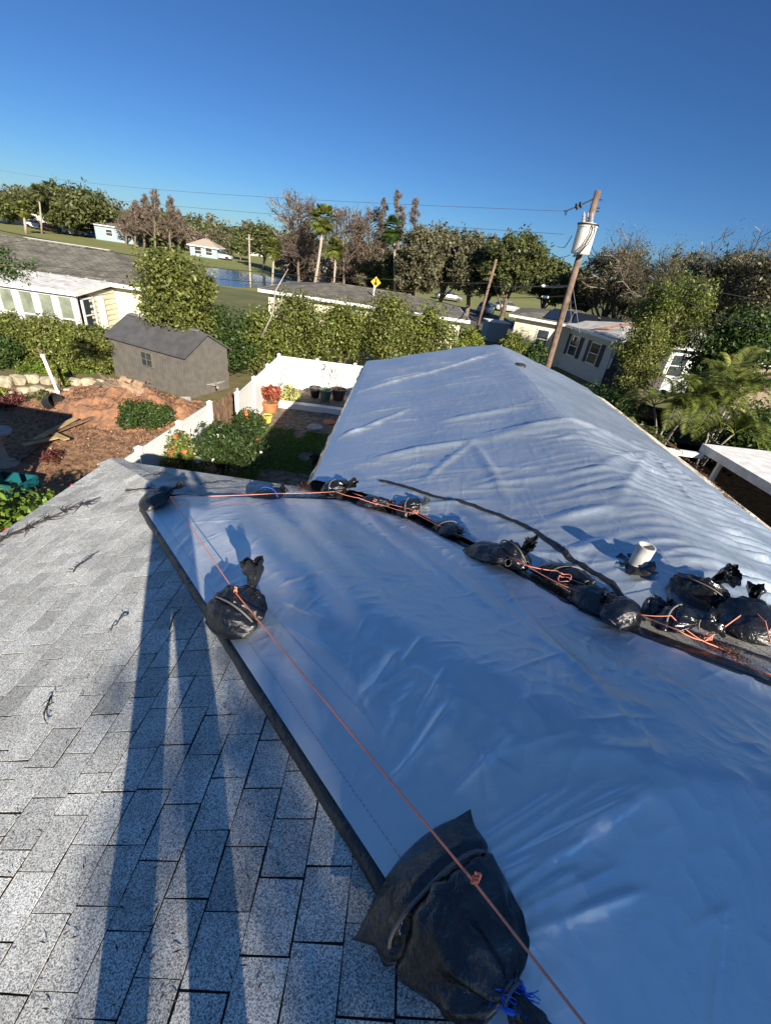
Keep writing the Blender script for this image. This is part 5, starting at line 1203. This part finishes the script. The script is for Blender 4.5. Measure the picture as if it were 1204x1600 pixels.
for q in (atY(906, 320.5, yp), atY(900, 323, yp)):
    dx = (e3-a).normalized(); MB().lathe([(.0, -.03), (.09, -.02), (.10, .01), (.03, .035)], q, 14, dx).build('insulator', DKMETAL, up_)
MB().tube([e3, atY(882, 328, yp), atY(883, 337, yp), atY(886, 328, yp)], .02, 5).build('clamp', DKMETAL, up_)
# second pole
y2 = 46.0; c0, c1 = atY(745, 512, y2), atY(775, 405, y2); d2 = (c1-c0).normalized(); c0 = c0-d2*(c0.z/d2.z)
p2 = empty('utility_pole', c0, 'thinner leaning brown utility pole beside the road in the middle', 'utility pole'); MB().tube([c0, c1], [.16, .12], 10).build('pole', POLEM, p2, smooth=True); MB().beam(c1-d2*1.2+Vector((-.3, 0, 0)), c1-d2*1.2+Vector((.3, 0, 0)), .1, .1).build('crosspiece', POLEM, p2)
# thin pole by lake
y3 = 60.0; a = atY(391, 441, y3); b_ = atY(389, 366, y3); p3 = empty('utility_pole', (a.x, a.y, 0), 'slim pale pole standing at the near lake shore', 'utility pole'); MB().tube([(a.x, a.y, 0), b_], [.13, .09], 8).build('pole', BARKP, p3); MB().beam(b_-Vector((.4, 0, .5)), b_+Vector((.4, 0, -.5)), .08, .08).build('crosspiece', BARKP, p3)
y4 = 100; a = atY(183, 365, y4); b_ = atY(182, 343, y4); tag(MB().tube([(a.x, a.y, 0), b_], .12, 6).build('lamp_post', BARKP), 'short pale post in front of the far-left oak', 'post')
def wire(label, pts, r=.012, m=DKMETAL, sag=.3, group='overhead power lines'):
    P = []
    for a, b in zip(pts[:-1], pts[1:]):
        for i in range(14): t = i/14; P.append(a.lerp(b, t)-Vector((0, 0, sag*4*t*(1-t))))
    P.append(pts[-1]); o = MB().tube(P, r, 4).build('power_line', m); tag(o, label, 'power line', group)
WM = mat('faded_wire', (.10, .12, .15), .6)
wire('highest thin power line crossing the sky to the far left', [e3, atY(-20, 262, 60)], .009, WM, .5)
wire('second power line, from the transformer across the sky to the left', [atY(880, 366, yp), atY(-20, 286, 70)], .010, WM, .4)
wire('short drop wire from the transformer to the clamp in the air', [atY(893, 368, yp), atY(882, 386, yp), atY(870, 385, yp)], .014, DKMETAL, .02)
wire('lower service wire from the transformer to the left', [atY(890, 398, yp), atY(862, 396, yp+1), atY(560, 380, 50)], .010, DKMETAL, .1)
wire('service wire falling from the transformer to the oaks on the right', [atY(920, 371, yp), atY(960, 400, 18), atY(1215, 520, 15)], .014, DKMETAL, .3)
wire('second service wire running right from the transformer', [atY(918, 376, yp), atY(945, 392, 18), atY(1215, 470, 24)], .012, DKMETAL, .3)
wire('thick cable from the tall pole past the second pole to the left roofs', [onpole(446), atY(768, 442, 45), atY(600, 436, 40), atY(350, 420, 32), atY(0, 360, 26)], .022, DKMETAL, .12)
wire('lower cable from the tall pole towards the middle house', [onpole(462), atY(762, 462, 44), atY(560, 447, 36), atY(300, 432, 30), atY(-10, 384, 24)], .020, DKMETAL, .12)
wire('cable across the grey roof of the left house', [atY(-10, 398, 20), atY(200, 425, 21), atY(420, 470, 24)], .012, DKMETAL, .15)
wire('pale bundled cable under the tall pole transformer', [onpole(446), atY(850, 447, 18), atY(770, 447, 46)], .028, BARKP, .05)
for i, py in enumerate((446, 463)):
    q = atY(851, py+1, 18); tag(MB().lathe([(.0, -.16), (.045, -.12), (.045, .12), (.0, .16)], q, 10, (1, .3, 0)).build('cable_splice', WHITE), ('white splice case hanging on the %s cable left of the tall pole' % ('upper', 'lower')[i]), 'cable splice')
wire('thin guy wire slanting from the tall pole to the ground on its right', [onpole(440), atY(905, 520, 16.4)], .008, WM, 0); wire('thin guy wire slanting down just right of the tall pole', [onpole(450), atY(892, 515, 16.4)], .008, WM, 0)
# street sign
sg = atY(587, 455, 50); sp = empty('street_sign', (sg.x, 50, 0), 'yellow diamond warning sign with dark symbol above the middle hedge', 'road sign'); YEL = mat('sign_yellow', (.85, .45, .01), .5)
gz = atY(587, 441, 50); MB().tube([(sg.x, 50.05, 0), (gz.x, 50.05, gz.z)], .05, 8).build('pole', BARKP, sp); MB().lathe([(.0, -.02), (.52, -.02), (.52, .02), (.0, .02)], (gz.x, 50, gz.z), 4, (0, 1, 0)).build('plate', YEL, sp)
MB().lathe([(.0, 0), (.16, 0), (.16, .02), (.0, .02)], (gz.x, 49.95, gz.z-.12), 12, (0, 1, 0)).box((gz.x, 49.95, gz.z+.12), (.12, .02, .30)).build('symbol', DKMETAL, sp)
# ============================================================ CARPORT AND FENCE AT RIGHT
cp_ = empty('carport', (9.2, 11, 0), 'white flat roofed carport with thick fascia at the right edge', 'carport'); A = [at(1097, 693, 2.5), at(1225, 768, 2.5)]; dv = (A[1]-A[0]).normalized(); nv_ = Vector((-dv.y, dv.x, 0)); nv_ = nv_ if nv_.x > 0 else -nv_
A1 = A[0]+dv*7; B0, B1 = A[0]+nv_*4.5, A1+nv_*4.5
MB().add([A[0], A1, B1, B0]+[q-Vector((0, 0, .22)) for q in (A[0], A1, B1, B0)], [(0, 3, 2, 1), (4, 5, 6, 7), (0, 1, 5, 4), (1, 2, 6, 5), (2, 3, 7, 6), (3, 0, 4, 7)]).build('roof', mat('stained_white', (.76, .75, .72), .7, var=.15, vscale=4), cp_)
for s in (.6, 3.4): q = A[0]+dv*s+nv_*.25; MB().box((q.x, q.y, 1.13), (.1, .1, 2.27)).build('post', WHITE, cp_)
MB().beam(A[0]+dv*.2+Vector((0, 0, -.28)), A[0]+dv*.2+Vector((0, 0, -.28))-nv_*1.9-dv*.2, .12, .14).build('beam', WHITE, cp_)
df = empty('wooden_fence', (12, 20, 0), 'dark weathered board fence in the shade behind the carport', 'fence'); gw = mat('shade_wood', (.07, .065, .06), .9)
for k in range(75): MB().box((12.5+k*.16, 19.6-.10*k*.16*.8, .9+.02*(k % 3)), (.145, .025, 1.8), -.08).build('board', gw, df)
sheet('side_yard', [(5.4, 4), (30, 4), (30, 26), (5.4, 26)], .006, mat('shade_black_ground', (.007, .006, .005), 1.0, var=.4, vscale=4, spec=0.0))  # near-black ground colour stands in for the deep shade by carport and trees
# bright wall behind palms
# ============================================================ TREES
G_HEDGE = 'leafy trees of the hedge behind the fence'
def T(*a, **k): return tree(*a, **k)
T('ficus_tree', 'tall leafy ficus rising behind the garden shed', 'tree', 282, 378, 570, 60, 18.5, L_FICUS, .075, 19000, seed=2, nc=60, cr=.30)
T('hedge_tree', 'dense green tree between the shed and the white fence corner', 'tree', 352, 462, 612, 54, 19.5, L_DARK, .07, 10000, G_HEDGE, 3, nc=44)
T('hedge_tree', 'bright green hedge tree right behind the white corner post', 'tree', 405, 478, 600, 54, 20.3, L_HEDGE, .07, 10000, G_HEDGE, 4, nc=44)
T('hedge_tree', 'hedge tree behind the far white fence, left of its ornament', 'tree', 468, 452, 590, 58, 21.5, L_FICUS, .07, 11000, G_HEDGE, 5, nc=44)
T('hedge_tree', 'hedge tree behind the far white fence, right of its ornament', 'tree', 535, 452, 590, 58, 21.8, L_HEDGE, .07, 11000, G_HEDGE, 6, nc=44)
T('hedge_tree', 'leafy hedge tree beyond the left far corner of the long roof', 'tree', 603, 456, 590, 56, 22, L_FICUS, .07, 11000, G_HEDGE, 7, nc=44)
T('hedge_tree', 'hedge tree under the right end of the middle grey roof', 'tree', 668, 470, 590, 48, 22.4, L_HEDGE, .07, 8000, G_HEDGE, 8, nc=36)
T('shrub', 'light green shrub between the middle house and the pale blue box', 'shrub', 735, 512, 575, 26, 23, L_YEL, .07, 4000, 'shrubs beyond the far end of the roof', 9, nc=22)
T('shrub', 'light green shrub just left of the tall utility pole', 'shrub', 795, 514, 580, 30, 24, L_HEDGE, .07, 5000, 'shrubs beyond the far end of the roof', 10, nc=26)
T('shrub', 'dark shrub touching the tall utility pole', 'shrub', 838, 528, 590, 20, 21, L_DARK, .06, 3500, 'shrubs beyond the far end of the roof', 11, nc=18)
dt = empty('dead_branch', at(412, 530, 1.5), 'bare pale forked branch sticking up from the hedge', 'branch'); q0, q1, q2, q3 = atY(408, 528, 19.2), atY(426, 490, 19.2), atY(430, 455, 19.2), atY(450, 420, 19.2)
MB().tube([q0, q1, q2, q3], [.045, .035, .028, .012], 6).tube([q1, atY(440, 472, 19.2), atY(442, 455, 19.2)], [.025, .018, .01], 5).build('branch', BARKP, dt, smooth=True)
LH = 'bushes of the left hedge'
for i, (px, t_, w_, Y, lf, lab) in enumerate([(-20, 486, 40, 17.6, L_DARK, 'darkest hedge bush at the left edge, below the sunroom'), (30, 478, 36, 18, L_HEDGE, 'hedge bush under the second sunroom window'), (72, 482, 34, 17.7, L_FICUS, 'hedge bush below the sunroom corner'),
     (110, 498, 32, 17.4, L_HEDGE, 'yellow-green hedge bush below the sunroom side window'), (146, 504, 30, 17.2, L_FICUS, 'hedge bush touching the shed on its left'), (0, 520, 34, 16.6, L_DARK, 'shaded low bush at the left edge in front of the hedge'), (170, 506, 22, 17.8, L_HEDGE, 'hedge bush peeping behind the left edge of the shed')]):
    T('hedge_bush', lab, 'bush', px, t_, 590, w_, Y, lf, .065, 8000, LH, 50+i, nc=40, tr_r=.05, cr=.28)
rs = np.random.RandomState(61); n = 3500; P = np.array([tuple(at(rs.uniform(25, 178), rs.uniform(572, 586))) for _ in range(n)]); P[:, 2] += np.abs(rs.normal(0, .12, n)); o = quads_mesh('ground_cover', leaves_at(P, np.tile([0, 0, 1.], (n, 1)), .06, rs, .3), leafm('cover_leaf', (.13, .19, .03))); tag(o, 'bright green ground cover along the foot of the left hedge', 'ground cover', kind='stuff')
# overhanging limb at top left
lm = empty('overhanging_branch', atY(-40, 470, 9.5), 'dark leafy limb reaching in over the sunroom at the left edge', 'branch'); rs = np.random.RandomState(6); b = MB(); Q = []
for k, (a_, e_) in enumerate((((-60, 440), (40, 432)), ((-60, 430), (62, 418)), ((-60, 400), (15, 395)), ((-60, 415), (25, 425)))):
    p, q = atY(*a_, 9.5+k*.1), atY(*e_, 9.5+k*.1); m_ = p.lerp(q, .5)+Vector((0, 0, .12)); b.tube([p, m_, q], [.03, .018, .006], 5)
    for t in np.linspace(.25, 1, 60): c = (p.lerp(m_, t*2) if t < .5 else m_.lerp(q, t*2-1)); Q += [np.array(c)+rs.normal(0, .07, 3) for _ in range(6)]
b.build('limb', BARK, lm); quads_mesh('leaves', leaves_at(np.array(Q), rs.normal(0, 1, (len(Q), 3)), .045, rs, .3), L_DARK, lm)
# far left
T('oak_tree', 'large dark oak across the lawn at left, cars parked beneath it', 'tree', 112, 290, 368, 66, 98, L_OAK, .34, 15000, seed=21, nc=80, cr=.24)
T('oak_tree', 'oak at the far left edge behind the small palm', 'tree', 8, 291, 352, 46, 104, L_OAK, .34, 8000, 'oaks around the lake', 22, nc=50, cr=.24)
T('oak_tree', 'flat crowned oak right of the large dark oak', 'tree', 165, 322, 372, 32, 108, L_OAK, .34, 5000, 'oaks around the lake', 23, nc=36)
fan_palm('palm_tree', 'very tall thin palm left of the large dark oak', 57, 289, 366, 90, 13, 'palms in the distance', 1, 66, L_OAK, trunk_w=.14)
fan_palm('palm_tree', 'short sunlit palm at far left', 32, 316, 360, 85, 13, 'palms in the distance', 2, 40, trunk_w=.2)
for i, (px, t_, b__, hw_, Y) in enumerate(((212, 315, 392, 11, 90), (226, 306, 392, 12, 92), (242, 299, 392, 14, 90), (266, 309, 394, 12, 93), (280, 330, 396, 10, 96), (198, 330, 388, 10, 96))):
    bare_tree('cypress_tree', ['bare cypress second from the left of the distant group', 'bare cypress third from the left of the distant group', 'tallest bare cypress of the distant group', 'bare cypress just right of the tallest one in the distant group', 'small bare cypress at the right end of the distant group', 'small bare cypress at the left end of the distant group'][i], 'tree', px, t_, b__, hw_, Y, L_BROWN, 'bare cypresses by the lake', 60+i, 'cypress', L_BROWN, 1300, .20)
for i, (px, t_, b__, hw_, Y, lf, lab) in enumerate(((235, 350, 392, 30, 100, L_BROWN, 'brown scrubby tree below the distant cypress group'), (300, 358, 398, 26, 105, L_BROWN, 'brown tree left of the lake'), (345, 360, 400, 24, 110, L_MOSS, 'grey-green tree on the far lake shore'), (375, 366, 405, 18, 100, L_OAK, 'dark green tree on the far shore by the slim pole'),
     (412, 350, 412, 28, 84, L_OAK, 'round dark oak right of the slim pole'), (445, 372, 430, 22, 80, L_MOSS, 'mossy tree behind the small sunlit palm'))):
    T('tree', lab, 'tree', px, t_, b__, hw_, Y, lf, .26, 4000, 'trees on the far shore', 70+i, nc=40)
# centre group
fan_palm('palm_tree', 'tallest palm in the middle with long pale trunk', 506, 322, 436, 60, 27, 'palms in the middle distance', 3, 490, trunk_w=.18)
fan_palm('palm_tree', 'small palm close to the right of the tallest one', 524, 374, 437, 61, 19, 'palms in the middle distance', 4, 521, trunk_w=.13)
fan_palm('palm_tree', 'bright small palm left of the bare trees by the lake', 426, 374, 440, 58, 18, 'palms in the middle distance', 5, 424, trunk_w=.13)
fan_palm('palm_tree', 'dark palm crown among the bare trees on the right', 616, 340, 450, 58, 24, 'palms in the middle distance', 6, 620, L_DARK, trunk_w=.16)
for i, (px, t_, hw_, Y, kd, mt, lab) in enumerate(((466, 328, 34, 66, 'oval', L_GREY, 'widest bare grey tree left of the tallest palm'), (537, 342, 26, 68, 'oval', L_GREY, 'bare grey tree right of the tallest palm'), (577, 337, 24, 70, 'oval', L_GREY, 'round crowned bare tree between palm and narrow trees'),
     (600, 311, 13, 68, 'cypress', L_GREY, 'narrow bare cypress left of the tallest narrow one'), (623, 299, 15, 66, 'cypress', L_GREY, 'tallest narrow bare cypress in the middle'), (648, 312, 14, 68, 'cypress', L_GREY, 'narrow bare cypress right of the tallest narrow one'), (560, 345, 18, 74, 'cypress', L_BROWN, 'brown cypress hidden low between bare trees'), (480, 350, 20, 75, 'cypress', L_BROWN, 'brown cypress behind the tallest palm trunk'))):
    bare_tree('bare_tree', lab, 'tree', px, t_, 450, hw_, Y, mt, 'bare trees in the middle distance', 80+i, kd, mt, 2600, .15)
for i, (px, t_, b__, hw_, Y, lf, lab) in enumerate(((470, 375, 455, 36, 72, L_BROWN, 'reddish-brown scrubby tree below the widest bare tree'), (545, 385, 470, 40, 74, L_BROWN, 'reddish-brown tree behind the small palm'), (610, 390, 475, 36, 70, L_BROWN, 'brown scrubby tree under the dark palm'),
     (656, 350, 480, 42, 56, L_MOSS, 'mossy olive oak left of the leaning oak'), (700, 336, 476, 46, 58, L_MOSS, 'oak hung with grey moss, tallest of the mossy ones'), (742, 356, 482, 42, 55, L_MOSS, 'mossy oak with visible leaning limbs'), (802, 358, 480, 60, 52, L_OAK, 'dark green oak left of the tall utility pole'), (768, 378, 482, 38, 60, L_OAK, 'dark oak behind the second pole'),
     (858, 402, 484, 34, 56, L_OAK, 'low oak between dark green oak and tall pole'), (630, 385, 478, 36, 62, L_OAK, 'dark scrubby oak under the tallest narrow cypress'), (590, 400, 474, 34, 66, L_MOSS, 'olive scrub tree between small palm and dark palm'), (900, 418, 500, 40, 50, L_OAK, 'dark oak directly behind the tall utility pole'))):
    T('oak_tree' if i > 2 else 'tree', lab, 'tree', px, t_, b__, hw_, Y, lf, .19, 11000 if i > 2 else 5000, 'oaks and scrub in the middle distance', 90+i, nc=90, cr=.20)
# right group: thin-leaved grey oaks with bare limbs
for i, (px, t_, b__, hw_, Y, lab) in enumerate(((955, 362, 500, 72, 44, 'half bare oak just right of the tall utility pole'), (1045, 370, 520, 70, 42, 'grey oak in the middle of the right skyline'), (1135, 364, 540, 66, 38, 'tangled grey oak near the right edge'), (1205, 358, 560, 60, 34, 'tangled grey oak cut by the right edge'), (1000, 420, 520, 50, 40, 'low dense oak behind the tall leafy tree'))):
    bare_tree('oak_tree', lab, 'tree', px, t_, b__+20, hw_, Y, L_GREY, 'tangled oaks on the right', 120+i, 'wide', L_MOSS, 9000, .08)
    T('oak_tree', 'leafy crown below the '+lab, 'tree', px+8, t_+12, b__, hw_*.98, Y+1.5, L_MOSS, .12, 11000, 'tangled oaks on the right', 130+i, nc=60, cr=.22)
T('leafy_tree', 'tall light green tree in front of the grey oaks at right', 'tree', 1052, 405, 585, 66, 25, leafm('leaf_willow', (.12, .15, .035)), .085, 17000, seed=140, nc=80, cr=.24, asp=.3)
T('leafy_tree', 'slanting leafy shrub in front of the pale house', 'tree', 1000, 500, 630, 36, 21, L_FICUS, .07, 8000, seed=141, nc=40, asp=.35)
T('leafy_tree', 'dark tree behind the palms at the right edge', 'tree', 1150, 470, 640, 70, 23, L_DARK, .09, 12000, seed=142, nc=60)
AP = 'feathery palms in the side yard'
def fpalm(label, px, py, Y, h, nf, fl, seed, lf):
    c = atY(px, py, Y); feather_palm('areca_palm', label, (c.x, Y, 0), h, nf, fl, seed, lf, AP)
fpalm('large sunlit feathery palm at the right edge', 1165, 600, 17.0, 3.0, 40, 2.0, 1, L_PALM)
fpalm('feathery palm with arching fronds left of the largest one', 1075, 600, 17.6, 2.6, 30, 1.7, 2, L_PALM)
fpalm('small low palm next to the eave, fronds almost touching the roof', 1010, 640, 15.0, 1.2, 22, 1.3, 3, L_PALM)
fpalm('tall feathery palm rising behind the others at right', 1140, 560, 20, 4.2, 28, 2.0, 4, leafm('leaf_palm_pale', (.20, .22, .06)))
fpalm('low dark palm beneath the small palm', 1035, 665, 14.0, .6, 18, 1.1, 5, L_PALM)
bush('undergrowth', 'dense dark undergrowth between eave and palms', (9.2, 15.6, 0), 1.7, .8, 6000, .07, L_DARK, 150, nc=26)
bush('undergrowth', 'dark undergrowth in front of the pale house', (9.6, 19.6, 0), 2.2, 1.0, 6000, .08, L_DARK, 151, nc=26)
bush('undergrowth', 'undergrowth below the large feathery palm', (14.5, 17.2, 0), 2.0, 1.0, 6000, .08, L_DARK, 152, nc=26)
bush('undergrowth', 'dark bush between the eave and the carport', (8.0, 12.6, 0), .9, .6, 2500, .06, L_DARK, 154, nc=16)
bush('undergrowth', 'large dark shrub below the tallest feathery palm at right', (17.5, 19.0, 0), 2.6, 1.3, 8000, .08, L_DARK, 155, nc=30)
bush('white_flowering_plant', 'pale grey-white plant beside the eave at the small palm', (7.1, 14.3, 0), .35, .85, 900, .05, mat('pale_leaf', (.45, .45, .40), .8, island=.3), 153)
# far woods
def woods(label, prof, Y, leaf, seed, n, lsz, py_b):
    rs = np.random.RandomState(seed); xs_ = [p[0] for p in prof]; ys_ = [p[1] for p in prof]; Q = []
    for k in range(n):
        px = rs.uniform(xs_[0], xs_[-1]); yt = np.interp(px, xs_, ys_)+rs.uniform(-2, 12)+5*math.sin(px*.09+seed); YY = Y*rs.uniform(.92, 1.1); t = atY(px, yt, YY); h = max(2, t.z); r = rs.uniform(2.2, 4.5)
        for z in np.arange(r*.6, h, r*.9):
            d = rs.normal(0, 1, (26, 3)); d /= np.linalg.norm(d, axis=1)[:, None]; p = np.array([t.x+rs.normal()*1.2, YY, min(z, h-r*.6)])+d*r*rs.uniform(.5, 1.05, (26, 1))*np.array([1, 1, .75]); Q.append(leaves_at(p, d+[0, 0, .4], lsz, rs, .55))
    o = quads_mesh('woodland', np.concatenate(Q), leaf); tag(o, label, 'woodland', kind='stuff')
prof = [(x, 296+.154*x-9) for x in (-60, 100, 200, 290, 340, 400, 450, 600, 700, 850, 900, 1000, 1260)]
woods('far belt of brown-grey trees beyond the lake', prof, 190, L_MOSS, 1, 300, .75, 0)
woods('far belt of dark green trees on the horizon', [(a, b+6) for a, b in prof], 150, L_OAK, 2, 260, .65, 0)
# unseen oak added behind the camera to throw dappled shade on the near right roof
rs = np.random.RandomState(8); sc_c = Vector((1.5, -.15, 4.3))+sd*13.5; ob = empty('oak_tree', (sc_c.x, sc_c.y, 0), 'unseen oak added behind the photographer to shade the roof', 'tree')
cl, rad = crown_clumps(tuple(sc_c), 1.75, 1.3, 1.5, 150, rs, .30); quads_mesh('crown', crown_mesh(cl, rad, 5000, .075, rs, .6), L_OAK, ob); MB().tube([(sc_c.x, sc_c.y, 0), (sc_c.x+.1, sc_c.y, 5), tuple(sc_c)], [.25, .18, .08], 8).build('trunk', BARK, ob)

rs = np.random.RandomState(91); n = 9000; X_ = rs.uniform(-15, -5.7, n); Y_ = rs.uniform(4.6, 14.2, n)
P = np.stack([X_, Y_, np.full(n, .085)+rs.uniform(-.03, .03, n)], 1); o = quads_mesh('wood_chips', leaves_at(P, np.tile([0, 0, 1.], (n, 1)), .035, rs, .35, .35), mat('chip', (.30, .20, .13), .9, island=.7, hue=.01)); tag(o, 'pale and brown wood chips scattered over the yard', 'wood chips', kind='stuff')

rs = np.random.RandomState(93); cm_ = MB()
for k in range(700):
    a_ = rs.normal(0, 1, 2); x_, y_ = mc.x+a_[0]*1.5-.3, mc.y-.5+a_[1]*.9; d_ = math.hypot((x_-mc.x)/2.8, (y_-mc.y)/1.7); z_ = .66*max(0, 1-d_*d_)**1.3+.07; r_ = rs.uniform(.02, .075)
    t_ = [Vector((x_, y_, z_))+Vector(tuple(rs.normal(0, 1, 3))).normalized()*r_ for _ in range(5)]
    cm_.add(t_, [(0, 1, 2), (0, 2, 3), (0, 3, 4), (0, 4, 1), (1, 3, 2), (1, 4, 3)])
tag(cm_.build('soil_clods', SOIL), 'loose clods of orange soil fallen around the heap', 'soil clods', kind='stuff')
n = 2600; a_ = rs.normal(0, 1, (n, 2)); X_ = mc.x+a_[:, 0]*1.6; Y_ = mc.y-.4+a_[:, 1]*.9; Z_ = .66*np.clip(1-((X_-mc.x)/2.8)**2-((Y_-mc.y)/1.7)**2, 0, 1)**1.3+.10
tag(quads_mesh('dry_debris', leaves_at(np.stack([X_, Y_, Z_], 1), rs.normal(0, 1, (n, 3)), .055, rs, .14), mat('dry_stalk', (.12, .075, .045), .9, island=.7)), 'dry stalks and bark scattered over the soil heap', 'debris', kind='stuff')
